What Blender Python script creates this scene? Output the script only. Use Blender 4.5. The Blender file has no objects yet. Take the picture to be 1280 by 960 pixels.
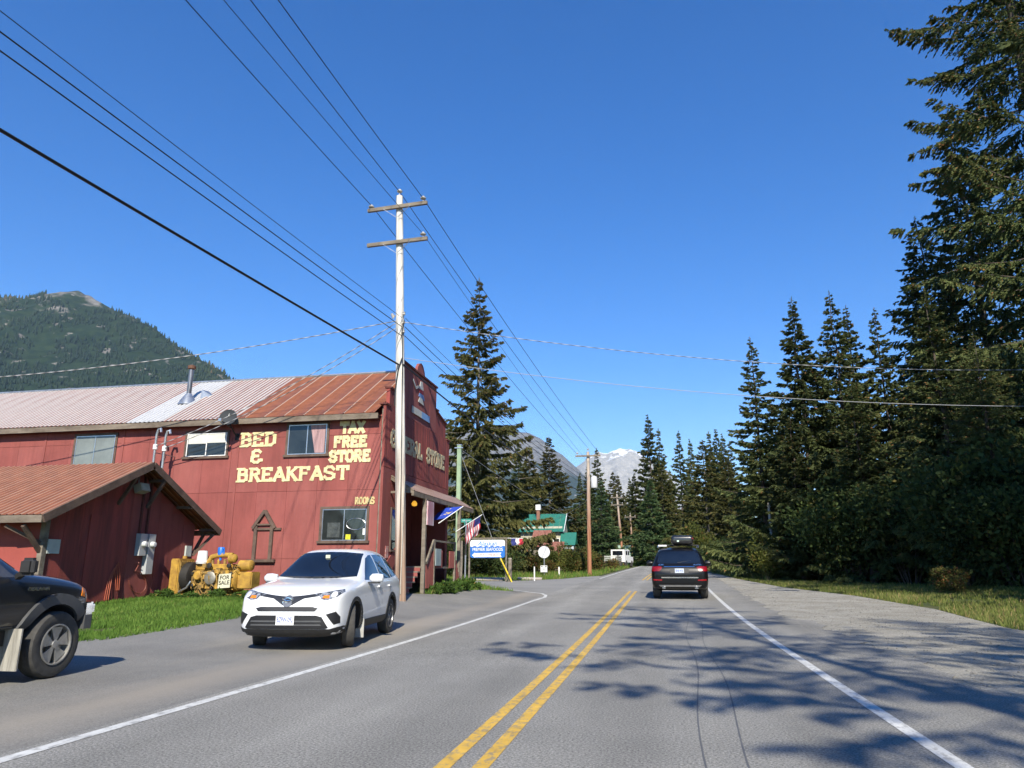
import bpy, bmesh, math, random
import numpy as np
from mathutils import Vector, Matrix, geometry
from mathutils.bvhtree import BVHTree
PI = math.pi
R = math.radians
scene = bpy.context.scene
col = scene.collection
random.seed(7)

# ---------------------------------------------------------------- camera, sky, sun, exposure
CAM_H = 1.33
cd = bpy.data.cameras.new('camera')
cam = bpy.data.objects.new('camera', cd)
col.objects.link(cam)
cam.location = (0, 0, CAM_H)
cam.rotation_euler = (R(90 + 14.395), 0, R(11.35))
cd.sensor_width = 36
cd.lens = 36 * 900 / 1280
cd.clip_start = 0.1
cd.clip_end = 40000
scene.camera = cam

SUN_EL, SUN_X, SUN_Y = R(37.5), 0.22, -0.975          # direction towards the sun on the ground plan
world = bpy.data.worlds.new('World')
scene.world = world
world.use_nodes = True
wn = world.node_tree.nodes
wl = world.node_tree.links
for n in list(wn):
    wn.remove(n)
sky = wn.new('ShaderNodeTexSky')
sky.sky_type = 'NISHITA'
sky.sun_disc = False
sky.sun_elevation = SUN_EL
sky.sun_rotation = math.atan2(SUN_X, SUN_Y)
sky.altitude = 0
sky.air_density = 1.0
sky.dust_density = 0.0
sky.ozone_density = 3.0
bg = wn.new('ShaderNodeBackground')
bg.inputs['Strength'].default_value = 0.115
wo = wn.new('ShaderNodeOutputWorld')
hsv = wn.new('ShaderNodeHueSaturation')          # the clear northern sky is a deeper blue than the model's
hsv.inputs['Hue'].default_value = .512
hsv.inputs['Saturation'].default_value = 1.37
hsv.inputs['Value'].default_value = 1.12
wl.new(sky.outputs['Color'], hsv.inputs['Color'])
wl.new(hsv.outputs['Color'], bg.inputs['Color'])
wl.new(bg.outputs['Background'], wo.inputs['Surface'])

sl = bpy.data.lights.new('sun', 'SUN')
sl.energy = 5.0
sl.angle = R(0.5)
sl.color = (1.0, 0.925, 0.78)
sun = bpy.data.objects.new('sun', sl)
col.objects.link(sun)
sd = Vector((SUN_X, SUN_Y, 0)).normalized() * math.cos(SUN_EL) + Vector((0, 0, math.sin(SUN_EL)))
sun.rotation_euler = sd.to_track_quat('Z', 'Y').to_euler()
sun.location = (10, -30, 60)

vs = scene.view_settings
vs.view_transform = 'Standard'
vs.look = 'None'
vs.gamma = 1
vs.use_curve_mapping = False
vs.exposure = 0.65
cy = scene.cycles
cy.use_denoising = True
cy.max_bounces = 6
cy.diffuse_bounces = 3
cy.glossy_bounces = 3
cy.transmission_bounces = 4
cy.transparent_max_bounces = 8
cy.volume_bounces = 0
cy.use_adaptive_sampling = True
cy.adaptive_threshold = 0.02

# ---------------------------------------------------------------- materials
MATS = {}
def lin(r, g, b):
    f = lambda c: ((c / 255 + .055) / 1.055) ** 2.4 if c > 10 else c / 255 / 12.92
    return (f(r), f(g), f(b))
def mat(name, base, rough=.75, metal=0., col2=None, var=.25, scale=3., bump=0., bscale=30., spec=.5, coat=0., stretch=(1, 1, 1), detail=6, contrast=(.35, .65), bstretch=None, wear=0.):
    """principled paint / wood / metal with a noise mottle in colour and a fine bump"""
    if name in MATS:
        return MATS[name]
    m = bpy.data.materials.new(name)
    m.use_nodes = True
    N, L = m.node_tree.nodes, m.node_tree.links
    b = N['Principled BSDF']
    b.inputs['Roughness'].default_value = rough
    b.inputs['Metallic'].default_value = metal
    b.inputs['Specular IOR Level'].default_value = spec
    b.inputs['Coat Weight'].default_value = coat
    b.inputs['Coat Roughness'].default_value = .03
    tc = N.new('ShaderNodeTexCoord')
    mp = N.new('ShaderNodeMapping')
    mp.inputs['Scale'].default_value = stretch
    L.new(tc.outputs['Object'], mp.inputs['Vector'])
    c2 = col2 if col2 else tuple(c * (1 - var) for c in base)
    nz = N.new('ShaderNodeTexNoise')
    nz.inputs['Scale'].default_value = scale
    nz.inputs['Detail'].default_value = detail
    nz.inputs['Roughness'].default_value = .65
    L.new(mp.outputs['Vector'], nz.inputs['Vector'])
    rp = N.new('ShaderNodeValToRGB')
    rp.color_ramp.elements[0].position = contrast[0]
    rp.color_ramp.elements[0].color = (*c2, 1)
    rp.color_ramp.elements[1].position = contrast[1]
    rp.color_ramp.elements[1].color = (*base, 1)
    L.new(nz.outputs['Fac'], rp.inputs['Fac'])
    out = rp.outputs['Color']
    if wear:                     # rain streaks and grime with their own shapes
        m3 = N.new('ShaderNodeMapping'); m3.inputs['Scale'].default_value = (2.6, 2.6, .16)
        L.new(tc.outputs['Object'], m3.inputs['Vector'])
        n3 = N.new('ShaderNodeTexNoise'); n3.inputs['Scale'].default_value = 1.7; n3.inputs['Detail'].default_value = 10; n3.inputs['Roughness'].default_value = .7
        L.new(m3.outputs['Vector'], n3.inputs['Vector'])
        n4 = N.new('ShaderNodeTexNoise'); n4.inputs['Scale'].default_value = .55; n4.inputs['Detail'].default_value = 9; n4.inputs['Roughness'].default_value = .75
        L.new(tc.outputs['Object'], n4.inputs['Vector'])
        av = N.new('ShaderNodeMath'); av.operation = 'ADD'; L.new(n3.outputs['Fac'], av.inputs[0]); L.new(n4.outputs['Fac'], av.inputs[1])
        r3 = N.new('ShaderNodeMapRange'); r3.inputs['From Min'].default_value = .72; r3.inputs['From Max'].default_value = 1.28; r3.inputs['To Min'].default_value = 1 - wear; r3.inputs['To Max'].default_value = 1 + wear * .6
        L.new(av.outputs[0], r3.inputs['Value'])
        mu = N.new('ShaderNodeMix'); mu.data_type = 'RGBA'; mu.blend_type = 'MULTIPLY'; mu.inputs['Factor'].default_value = 1
        L.new(out, mu.inputs['A']); L.new(r3.outputs['Result'], mu.inputs['B']); out = mu.outputs['Result']
    L.new(out, b.inputs['Base Color'])
    if bump:
        n2 = N.new('ShaderNodeTexNoise')
        n2.inputs['Scale'].default_value = bscale
        n2.inputs['Detail'].default_value = 5
        if bstretch:
            m2 = N.new('ShaderNodeMapping')
            m2.inputs['Scale'].default_value = bstretch
            L.new(tc.outputs['Object'], m2.inputs['Vector'])
            L.new(m2.outputs['Vector'], n2.inputs['Vector'])
        else:
            L.new(tc.outputs['Object'], n2.inputs['Vector'])
        bp = N.new('ShaderNodeBump')
        bp.inputs['Strength'].default_value = bump
        bp.inputs['Distance'].default_value = .02
        L.new(n2.outputs['Fac'], bp.inputs['Height'])
        L.new(bp.outputs['Normal'], b.inputs['Normal'])
    MATS[name] = m
    return m

def emat(name, colr, strength):
    m = bpy.data.materials.new(name)
    m.use_nodes = True
    b = m.node_tree.nodes['Principled BSDF']
    b.inputs['Base Color'].default_value = (*colr, 1)
    b.inputs['Emission Color'].default_value = (*colr, 1)
    b.inputs['Emission Strength'].default_value = strength
    return m

def glass(name, tint=(.012, .016, .02), rough=.03, spec=.6, var=.5):
    return mat(name, tint, rough, col2=tuple(t * (1 - var) for t in tint), scale=1.3, spec=spec)

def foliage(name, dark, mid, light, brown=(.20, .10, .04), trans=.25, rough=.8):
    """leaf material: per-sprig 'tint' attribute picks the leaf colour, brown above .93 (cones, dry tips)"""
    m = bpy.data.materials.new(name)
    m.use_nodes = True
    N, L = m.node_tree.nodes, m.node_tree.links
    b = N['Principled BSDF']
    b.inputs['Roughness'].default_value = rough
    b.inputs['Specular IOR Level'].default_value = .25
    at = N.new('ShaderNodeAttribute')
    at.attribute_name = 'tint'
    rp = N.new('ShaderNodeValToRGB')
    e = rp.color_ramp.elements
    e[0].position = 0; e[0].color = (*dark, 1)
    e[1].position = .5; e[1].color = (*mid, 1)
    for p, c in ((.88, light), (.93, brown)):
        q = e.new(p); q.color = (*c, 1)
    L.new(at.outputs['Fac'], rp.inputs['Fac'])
    oi = N.new('ShaderNodeObjectInfo')
    hs = N.new('ShaderNodeHueSaturation')
    mr = N.new('ShaderNodeMapRange')
    mr.inputs['To Min'].default_value = .8
    mr.inputs['To Max'].default_value = 1.2
    L.new(oi.outputs['Random'], mr.inputs['Value'])
    L.new(mr.outputs['Result'], hs.inputs['Value'])
    L.new(rp.outputs['Color'], hs.inputs['Color'])
    L.new(hs.outputs['Color'], b.inputs['Base Color'])
    tr = N.new('ShaderNodeBsdfTranslucent')
    L.new(hs.outputs['Color'], tr.inputs['Color'])
    mx = N.new('ShaderNodeMixShader')
    mx.inputs['Fac'].default_value = trans
    L.new(b.outputs['BSDF'], mx.inputs[1])
    L.new(tr.outputs['BSDF'], mx.inputs[2])
    L.new(mx.outputs['Shader'], N['Material Output'].inputs['Surface'])
    return m

# ---------------------------------------------------------------- objects and meshes
def link(name, me, parent=None, world=False):
    o = bpy.data.objects.new(name, me)
    col.objects.link(o)
    if parent is not None:
        o.parent = parent
        if world:
            base = Vector((0, 0, 0)); q = parent
            while q is not None:
                base += q.location; q = q.parent
            o.location = -base
    return o
def thing(name, label, cat, loc=(0, 0, 0), rz=0., group=None):
    o = bpy.data.objects.new(name, None)
    col.objects.link(o)
    o.location = loc
    o.rotation_euler = (0, 0, rz)
    o.empty_display_size = .2
    return tag(o, label, cat, group)
def tag(o, label, cat, group=None):
    o['label'] = label
    o['category'] = cat
    if group:
        o['group'] = group
    return o
def structure(o):
    o['kind'] = 'structure'
    return o
def stuff(o, label=None, cat=None):
    o['kind'] = 'stuff'
    if label:
        o['label'] = label
    if cat:
        o['category'] = cat
    return o

class MB:
    """collects faces and links them as one mesh object"""
    def __init__(s):
        s.v = []; s.f = []
    def add(s, vs, fs):
        n = len(s.v)
        s.v += [tuple(p) for p in vs]
        s.f += [tuple(i + n for i in f) for f in fs]
        return s
    def box(s, x0, x1, y0, y1, z0, z1, M=None):
        vs = [Vector((x, y, z)) for z in (z0, z1) for y in (y0, y1) for x in (x0, x1)]
        if M is not None:
            vs = [M @ p for p in vs]
        return s.add(vs, [(0, 2, 3, 1), (4, 5, 7, 6), (0, 1, 5, 4), (2, 6, 7, 3), (0, 4, 6, 2), (1, 3, 7, 5)])
    def bar(s, a, b, w, h=None, up=(0, 0, 1)):
        """rectangular bar from a to b, w wide (sideways) and h high (along up)"""
        h = h or w
        a, b = Vector(a), Vector(b)
        d = (b - a).normalized(); u = Vector(up)
        r = d.cross(u)
        if r.length < 1e-4:
            r = d.cross(Vector((0, 1, 0)))
        r.normalize(); u = r.cross(d).normalized()
        vs = []
        for p in (a, b):
            for q in ((-1, -1), (1, -1), (1, 1), (-1, 1)):
                vs.append(p + r * q[0] * w / 2 + u * q[1] * h / 2)
        return s.add(vs, [(0, 1, 2, 3), (7, 6, 5, 4), (0, 4, 5, 1), (1, 5, 6, 2), (2, 6, 7, 3), (3, 7, 4, 0)])
    def tube(s, pts, rad, n=8, cap=True):
        pts = [Vector(p) for p in pts]
        if not hasattr(rad, '__len__'):
            rad = [rad] * len(pts)
        rings = []
        pr = None
        for i, p in enumerate(pts):
            d = (pts[min(i + 1, len(pts) - 1)] - pts[max(i - 1, 0)]).normalized()
            if pr is None:
                pr = d.orthogonal().normalized()
            r = (pr - d * pr.dot(d)).normalized(); pr = r
            u = d.cross(r)
            rings.append([p + (r * math.cos(2 * PI * k / n) + u * math.sin(2 * PI * k / n)) * rad[i] for k in range(n)])
        fs = []
        for i in range(len(pts) - 1):
            for k in range(n):
                fs.append((i * n + k, i * n + (k + 1) % n, (i + 1) * n + (k + 1) % n, (i + 1) * n + k))
        if cap:
            fs.append(tuple(range(n))[::-1]); fs.append(tuple((len(pts) - 1) * n + k for k in range(n)))
        return s.add([q for r_ in rings for q in r_], fs)
    def lathe(s, prof, n=24, M=None, axis='Z', cap=True):
        """prof: (radius, height) pairs turned about the axis"""
        vs = []; fs = []
        for r_, z in prof:
            for k in range(n):
                a = 2 * PI * k / n
                p = Vector((r_ * math.cos(a), r_ * math.sin(a), z))
                if axis == 'X':
                    p = Vector((z, p.x, p.y))
                if axis == 'Y':
                    p = Vector((p.y, z, p.x))
                vs.append(M @ p if M is not None else p)
        for i in range(len(prof) - 1):
            for k in range(n):
                fs.append((i * n + k, i * n + (k + 1) % n, (i + 1) * n + (k + 1) % n, (i + 1) * n + k))
        if cap:
            fs.append(tuple(range(n))[::-1]); fs.append(tuple((len(prof) - 1) * n + k for k in range(n)))
        return s.add(vs, fs)
    def prism(s, poly, f, d):
        """poly: 2-D outline, f(u,v)->Vector base plane, d: extrusion vector"""
        n = len(poly); d = Vector(d)
        a = [Vector(f(*p)) for p in poly]
        vs = a + [p + d for p in a]
        fs = [tuple(range(n))[::-1], tuple(range(n, 2 * n))]
        fs += [(i, (i + 1) % n, n + (i + 1) % n, n + i) for i in range(n)]
        return s.add(vs, fs)
    def mesh(s, name, m, smooth=False, fix=True):
        me = bpy.data.meshes.new(name)
        me.from_pydata([tuple(p) for p in s.v], [], s.f)
        if fix:
            bm = bmesh.new(); bm.from_mesh(me)
            bmesh.ops.recalc_face_normals(bm, faces=bm.faces)
            bm.to_mesh(me); bm.free()
        if smooth:
            me.polygons.foreach_set('use_smooth', [True] * len(me.polygons))
            try:
                me.set_sharp_from_angle(angle=R(40))
            except Exception:
                pass
        me.materials.append(m)
        me.update()
        return me
    def build(s, name, m, parent=None, world=False, smooth=False, fix=True):
        return link(name, s.mesh(name, m, smooth, fix), parent, world)

def npmesh(name, V, F, m, attrs=None, smooth=False, size=4):
    """fast mesh from numpy arrays, faces all of one size"""
    me = bpy.data.meshes.new(name)
    V = np.asarray(V, np.float32); F = np.asarray(F, np.int32)
    me.vertices.add(len(V)); me.vertices.foreach_set('co', V.ravel())
    nf = len(F)
    me.loops.add(nf * size); me.loops.foreach_set('vertex_index', F.ravel())
    me.polygons.add(nf)
    me.polygons.foreach_set('loop_start', np.arange(nf, dtype=np.int32) * size)
    me.polygons.foreach_set('loop_total', np.full(nf, size, np.int32))
    if smooth:
        me.polygons.foreach_set('use_smooth', np.ones(nf, bool))
    for k, a in (attrs or {}).items():
        at = me.attributes.new(k, 'FLOAT', 'POINT')
        at.data.foreach_set('value', np.asarray(a, np.float32))
    me.materials.append(m)
    me.update(calc_edges=True)
    me.validate()
    return me

def copy_tree(o, parent=None):
    c = o.copy(); col.objects.link(c); c.parent = parent
    for ch in o.children:
        copy_tree(ch, c)
    return c

# ---------------------------------------------------------------- lie of the land
def ss(t):
    t = max(0., min(1., t)); return t * t * (3 - 2 * t)
def prof(y):
    if y < 8: return 0.
    if y < 28: return .0005375 * (y - 8) ** 2
    if y < 88: return .215 + (y - 28) * .0215
    if y < 128:
        t = y - 88; return 1.505 + .0215 * t - .00034 * t * t
    return 1.505 + .86 - .544
def zg(x, y):
    z = prof(y)
    z += ss((-x - 5.9) / 4.5) * ss((y - 8) / 12.) * (1 - ss((y - 33) / 7.)) * .42
    if x > 9:
        z += ss((x - 9) / 12) * .5
    return z
def rc(y):                       # centre of the highway
    return -1.42 + .00035 * max(0., y - 15) ** 2
def in_poly(x, y, poly):
    c = False; n = len(poly)
    for i in range(n):
        x1, y1 = poly[i]; x2, y2 = poly[i - 1]
        if (y1 > y) != (y2 > y) and x < (x2 - x1) * (y - y1) / (y2 - y1) + x1:
            c = not c
    return c
def fill2d(poly, step, holes=()):
    """triangulate an outline with a grid of inner points -> (points, triangles)"""
    pts = []; edges = []
    for lp in (poly, *holes):
        n0 = len(pts); ring = []
        for i, a in enumerate(lp):
            b = lp[(i + 1) % len(lp)]
            k = max(1, int(math.dist(a, b) / step))
            for j in range(k):
                ring.append((a[0] + (b[0] - a[0]) * j / k, a[1] + (b[1] - a[1]) * j / k))
        pts += ring
        edges += [(n0 + i, n0 + (i + 1) % len(ring)) for i in range(len(ring))]
    xs = [p[0] for p in poly]; ys = [p[1] for p in poly]
    x = min(xs) + step * .5
    while x < max(xs):
        y = min(ys) + step * .5
        while y < max(ys):
            if in_poly(x, y, poly) and not any(in_poly(x, y, h_) for h_ in holes):
                pts.append((x, y))
            y += step
        x += step
    V, E, T, *_ = geometry.delaunay_2d_cdt([Vector(p) for p in pts], edges, [], 0, 1e-5)
    out = []
    for t in T:
        cx = sum(V[i].x for i in t) / 3; cyy = sum(V[i].y for i in t) / 3
        if in_poly(cx, cyy, poly) and not any(in_poly(cx, cyy, h_) for h_ in holes):
            out.append(tuple(t))
    return [tuple(p) for p in V], out
def drape(name, poly, step, dz, m, parent=None):
    V, T = fill2d(poly, step)
    me = bpy.data.meshes.new(name)
    me.from_pydata([(x, y, zg(x, y) + dz) for x, y in V], [], T)
    bm = bmesh.new(); bm.from_mesh(me)
    for f in bm.faces:
        if f.normal.z < 0:
            f.normal_flip()
    bm.to_mesh(me); bm.free()
    me.polygons.foreach_set('use_smooth', [True] * len(me.polygons))
    me.materials.append(m)
    return link(name, me, parent)
def ribbon(name, pts, w, dz, m, parent):
    """painted strip along a polyline on the ground"""
    V = []; F = []
    P = [Vector((p[0], p[1])) for p in pts]
    for i, p in enumerate(P):
        d = (P[min(i + 1, len(P) - 1)] - P[max(0, i - 1)]).normalized()
        n = Vector((-d.y, d.x))
        for s_ in (-1, 1):
            q = p + n * s_ * w / 2
            V.append((q.x, q.y, zg(q.x, q.y) + dz))
    for i in range(len(P) - 1):
        F.append((2 * i, 2 * i + 1, 2 * i + 3, 2 * i + 2))
    return MB().add(V, F).build(name, m, parent, fix=True)

# ---------------------------------------------------------------- ground surfaces
def ground_mat(name, cols, scale, fine, bump, rough=.9, patch=None, bd=.02):
    """mottled ground: big patches x fine grain"""
    m = bpy.data.materials.new(name); m.use_nodes = True
    N, L = m.node_tree.nodes, m.node_tree.links
    b = N['Principled BSDF']; b.inputs['Roughness'].default_value = rough
    b.inputs['Specular IOR Level'].default_value = .3
    tc = N.new('ShaderNodeTexCoord')
    n1 = N.new('ShaderNodeTexNoise'); n1.inputs['Scale'].default_value = scale; n1.inputs['Detail'].default_value = 8
    n1.inputs['Roughness'].default_value = .6
    n2 = N.new('ShaderNodeTexNoise'); n2.inputs['Scale'].default_value = fine; n2.inputs['Detail'].default_value = 3
    n2.inputs['Roughness'].default_value = .8
    for n in (n1, n2):
        L.new(tc.outputs['Object'], n.inputs['Vector'])
    r1 = N.new('ShaderNodeValToRGB')
    e = r1.color_ramp.elements
    e[0].position = .3; e[0].color = (*cols[0], 1); e[1].position = .7; e[1].color = (*cols[-1], 1)
    for i, c in enumerate(cols[1:-1]):
        q = e.new(.3 + .4 * (i + 1) / (len(cols) - 1)); q.color = (*c, 1)
    L.new(n1.outputs['Fac'], r1.inputs['Fac'])
    r2 = N.new('ShaderNodeMapRange'); r2.inputs['From Min'].default_value = .3; r2.inputs['From Max'].default_value = .7
    r2.inputs['To Min'].default_value = 1 - fine_amp.get(name, .25); r2.inputs['To Max'].default_value = 1 + fine_amp.get(name, .25)
    L.new(n2.outputs['Fac'], r2.inputs['Value'])
    mu = N.new('ShaderNodeMix'); mu.data_type = 'RGBA'; mu.blend_type = 'MULTIPLY'; mu.inputs['Factor'].default_value = 1
    L.new(r1.outputs['Color'], mu.inputs['A'])
    L.new(r2.outputs['Result'], mu.inputs['B'])
    src = mu.outputs['Result']
    if patch:
        src = patch(N, L, tc, src)
    L.new(src, b.inputs['Base Color'])
    bp = N.new('ShaderNodeBump'); bp.inputs['Strength'].default_value = bump; bp.inputs['Distance'].default_value = bd
    L.new(n2.outputs['Fac'], bp.inputs['Height']); L.new(bp.outputs['Normal'], b.inputs['Normal'])
    return m
fine_amp = {'asphalt': .75, 'gravel': .6, 'old_asphalt': .5, 'soil': .4}
def wheel_tracks(N, L, tc, src):
    """smoother paler bands where wheels have polished the lane, and tar stains between them"""
    sx = N.new('ShaderNodeSeparateXYZ'); L.new(tc.outputs['Object'], sx.inputs['Vector'])
    wv = N.new('ShaderNodeMath'); wv.operation = 'MULTIPLY'; wv.inputs[1].default_value = 2 * PI / 1.72
    L.new(sx.outputs['X'], wv.inputs[0])
    sn = N.new('ShaderNodeMath'); sn.operation = 'SINE'; L.new(wv.outputs[0], sn.inputs[0])
    mr = N.new('ShaderNodeMapRange'); mr.inputs['From Min'].default_value = -1; mr.inputs['To Min'].default_value = .93; mr.inputs['To Max'].default_value = 1.06
    L.new(sn.outputs[0], mr.inputs['Value'])
    mp = N.new('ShaderNodeMapping'); mp.inputs['Scale'].default_value = (1.2, .12, 1)
    L.new(tc.outputs['Object'], mp.inputs['Vector'])
    nz = N.new('ShaderNodeTexNoise'); nz.inputs['Scale'].default_value = 1.1; nz.inputs['Detail'].default_value = 7
    L.new(mp.outputs['Vector'], nz.inputs['Vector'])
    m2 = N.new('ShaderNodeMapRange'); m2.inputs['From Min'].default_value = .3; m2.inputs['From Max'].default_value = .7; m2.inputs['To Min'].default_value = .86; m2.inputs['To Max'].default_value = 1.1
    L.new(nz.outputs['Fac'], m2.inputs['Value'])
    mm = N.new('ShaderNodeMath'); mm.operation = 'MULTIPLY'; L.new(mr.outputs['Result'], mm.inputs[0]); L.new(m2.outputs['Result'], mm.inputs[1])
    mu = N.new('ShaderNodeMix'); mu.data_type = 'RGBA'; mu.blend_type = 'MULTIPLY'; mu.inputs['Factor'].default_value = 1
    L.new(src, mu.inputs['A']); L.new(mm.outputs[0], mu.inputs['B'])
    return mu.outputs['Result']
def dusty(N, L, tc, src):
    """pale dust band washed along the shoulder"""
    mp = N.new('ShaderNodeMapping'); mp.inputs['Scale'].default_value = (.9, .1, 1)
    L.new(tc.outputs['Object'], mp.inputs['Vector'])
    nz = N.new('ShaderNodeTexNoise'); nz.inputs['Scale'].default_value = 1.0; nz.inputs['Detail'].default_value = 8
    L.new(mp.outputs['Vector'], nz.inputs['Vector'])
    sx = N.new('ShaderNodeSeparateXYZ'); L.new(tc.outputs['Object'], sx.inputs['Vector'])
    d = N.new('ShaderNodeMath'); d.operation = 'ADD'; d.inputs[1].default_value = 5.75; L.new(sx.outputs['X'], d.inputs[0])
    a = N.new('ShaderNodeMath'); a.operation = 'ABSOLUTE'; L.new(d.outputs[0], a.inputs[0])
    mr = N.new('ShaderNodeMapRange'); mr.inputs['From Min'].default_value = .1; mr.inputs['From Max'].default_value = .9; mr.inputs['To Min'].default_value = .36; mr.inputs['To Max'].default_value = 0
    L.new(a.outputs[0], mr.inputs['Value'])
    ad = N.new('ShaderNodeMath'); ad.operation = 'ADD'; L.new(mr.outputs['Result'], ad.inputs[0]); L.new(nz.outputs['Fac'], ad.inputs[1])
    m2 = N.new('ShaderNodeMapRange'); m2.inputs['From Min'].default_value = .55; m2.inputs['From Max'].default_value = .95
    L.new(ad.outputs[0], m2.inputs['Value'])
    mx = N.new('ShaderNodeMix'); mx.data_type = 'RGBA'; mx.inputs['B'].default_value = (.33, .29, .235, 1)
    f = N.new('ShaderNodeMath'); f.operation = 'MULTIPLY'; f.inputs[1].default_value = .65
    L.new(m2.outputs['Result'], f.inputs[0]); L.new(f.outputs[0], mx.inputs['Factor']); L.new(src, mx.inputs['A'])
    return mx.outputs['Result']
ASPHALT = ground_mat('asphalt', [(.205, .200, .184), (.245, .238, .218), (.285, .275, .25)], .35, 48, .8, patch=wheel_tracks)
OLD_ASPHALT = ground_mat('old_asphalt', [(.16, .156, .146), (.195, .19, .176), (.24, .23, .208)], .5, 70, .45, patch=dusty)
SIDE_ASPHALT = ground_mat('side_asphalt', [(.20, .195, .185), (.24, .235, .22), (.27, .26, .24)], .4, 50, .4)
GRAVEL = ground_mat('gravel', [(.28, .26, .215), (.35, .33, .28), (.43, .405, .35)], 1.1, 28, 1.0, bd=.05)
SOIL = ground_mat('soil', [(.035, .05, .015), (.06, .075, .02), (.10, .09, .035)], .6, 12, .8)
PAINT_Y = mat('yellow_line_paint', (.62, .38, .055), .8, col2=(.32, .25, .13), scale=16, detail=10, contrast=(.38, .52), stretch=(1, .5, 1), wear=.25)
PAINT_W = mat('white_line_paint', (.60, .60, .57), .7, col2=(.36, .355, .335), scale=16, detail=10, contrast=(.38, .5), stretch=(1, .5, 1), wear=.22)
TAR = mat('tar', (.12, .12, .12), .7)

gx = sorted(set([-11000, -4000, -1500, -600, -300, -150, -90, -60, -45] + [x * 1.0 for x in range(-36, 41)] + [45, 60, 90, 150, 300, 600, 1500, 4000, 11000]))
gy = sorted(set([-1500, -600, -150, -60, -30, -20] + [y * 1.0 for y in range(-12, 140)] + [150, 170, 200, 260, 400, 800, 1500, 3000, 6000, 12000, 21500]))
GV = [(x, y, zg(x, y) - .035 - (.25 if y > 135 else 0)) for y in gy for x in gx]
nx = len(gx)
GF = [(j * nx + i, j * nx + i + 1, (j + 1) * nx + i + 1, (j + 1) * nx + i) for j in range(len(gy) - 1) for i in range(nx - 1)]
structure(link('ground', npmesh('ground', GV, GF, SOIL, smooth=True)))

ys = [-25 + 2.5 * i for i in range(62)]
road_poly = [(rc(y) - 3.45, y) for y in ys] + [(rc(y) + (5.0 if y < 20 else 4.6 if y < 100 else 4.2) + .10 * math.sin(y * 1.7) + .09 * math.sin(y * 4.1 + 1) + .06 * math.sin(y * 9.3), y) for y in [126 - .35 * i for i in range(432)]]
road = structure(drape('road', road_poly, 1.4, 0, ASPHALT))
apron_poly = [(-4.7, -25), (-4.7, 31), (-5.2, 32.2), (-6.4, 33.2), (-7.7, 32.3), (-8.2, 29.5), (-8.35, 26.6), (-9.6, 24.4), (-9.8, 20.0), (-9.35, 16.6), (-9.75, 13.5), (-10.3, 11.0), (-10.6, 6), (-10.8, -25)]
structure(drape('parking_apron', apron_poly, 1.2, -.006, OLD_ASPHALT))
street_poly = [(-4.2, 27.5), (-3.7, 52), (-4.6, 56), (-5.6, 54), (-6.5, 50), (-8.3, 46.8), (-11, 45.6), (-16, 45.2), (-45, 46), (-45, 36.5), (-14, 36), (-9.5, 34.6), (-7.2, 33.2), (-5.6, 32.0)]
structure(drape('side_street', street_poly, 1.2, -.012, SIDE_ASPHALT))
gravel_poly = [(3.1, -25), (2.7, 20), (2.6, 50), (3.4, 62), (4.4, 60), (4.9, 50), (5.9, 39), (7.5, 32), (8.1, 25), (7.5, 18.7), (8.2, 10), (9.3, -25)]
structure(drape('gravel_shoulder', gravel_poly, .9, -.010, GRAVEL))

def line_pts(off, y0, y1, st=1.5):
    n = max(2, int((y1 - y0) / st)); return [(rc(y0 + (y1 - y0) * i / n) + off, y0 + (y1 - y0) * i / n) for i in range(n + 1)]
for off in (-.13, .13):
    ribbon('centre_line', line_pts(off, -25, 34.2), .115, .004, PAINT_Y, road)
    ribbon('centre_line', line_pts(off, 47.5, 100), .115, .004, PAINT_Y, road)
ribbon('edge_line', line_pts(3.4, -25, 100), .13, .004, PAINT_W, road)
curl = line_pts(-3.28, -25, 27.0) + [(-4.55, 29.2), (-4.72, 30.6), (-5.1, 31.9), (-5.9, 33.0), (-7.0, 33.9), (-8.6, 34.7), (-10.5, 35.4)]
ribbon('edge_line', curl, .13, .004, PAINT_W, road)
ribbon('edge_line', line_pts(-3.05, 50, 98), .12, .004, PAINT_W, road)
for k, (a, b_) in enumerate(((.42, .55), (1.02, .86))):
    ribbon('tar_seam', [(rc(y) + 1.7 + a * 0 + (.30 if k else 0) + .05 * math.sin(y * .7 + k) + .02 * (y - 6), y) for y in np.arange(3.5, 26, .6)], .014, .003, TAR, road)

# ---------------------------------------------------------------- mountains, forest on them
rng = np.random.default_rng(11)
def vnoise(x, y, seed=0, octaves=5, per=.55):
    """smooth value noise, vectorised"""
    x = np.asarray(x, float); y = np.asarray(y, float); out = np.zeros_like(x); a = 1.; tot = 0
    for o in range(octaves):
        xi = np.floor(x).astype(np.int64); yi = np.floor(y).astype(np.int64)
        fx = x - xi; fy = y - yi; fx = fx * fx * (3 - 2 * fx); fy = fy * fy * (3 - 2 * fy)
        def hsh(i, j):
            n = (i * 374761393 + j * 668265263 + (seed + o) * 982451653) & 0x7fffffff
            n = ((n ^ (n >> 13)) * 1274126177) & 0x7fffffff
            return ((n ^ (n >> 16)) & 0xffff) / 65535.
        v = (hsh(xi, yi) * (1 - fx) + hsh(xi + 1, yi) * fx) * (1 - fy) + (hsh(xi, yi + 1) * (1 - fx) + hsh(xi + 1, yi + 1) * fx) * fy
        out += v * a; tot += a; a *= per; x = x * 2.03 + 13.7; y = y * 2.03 + 7.1
    return out / tot
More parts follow.
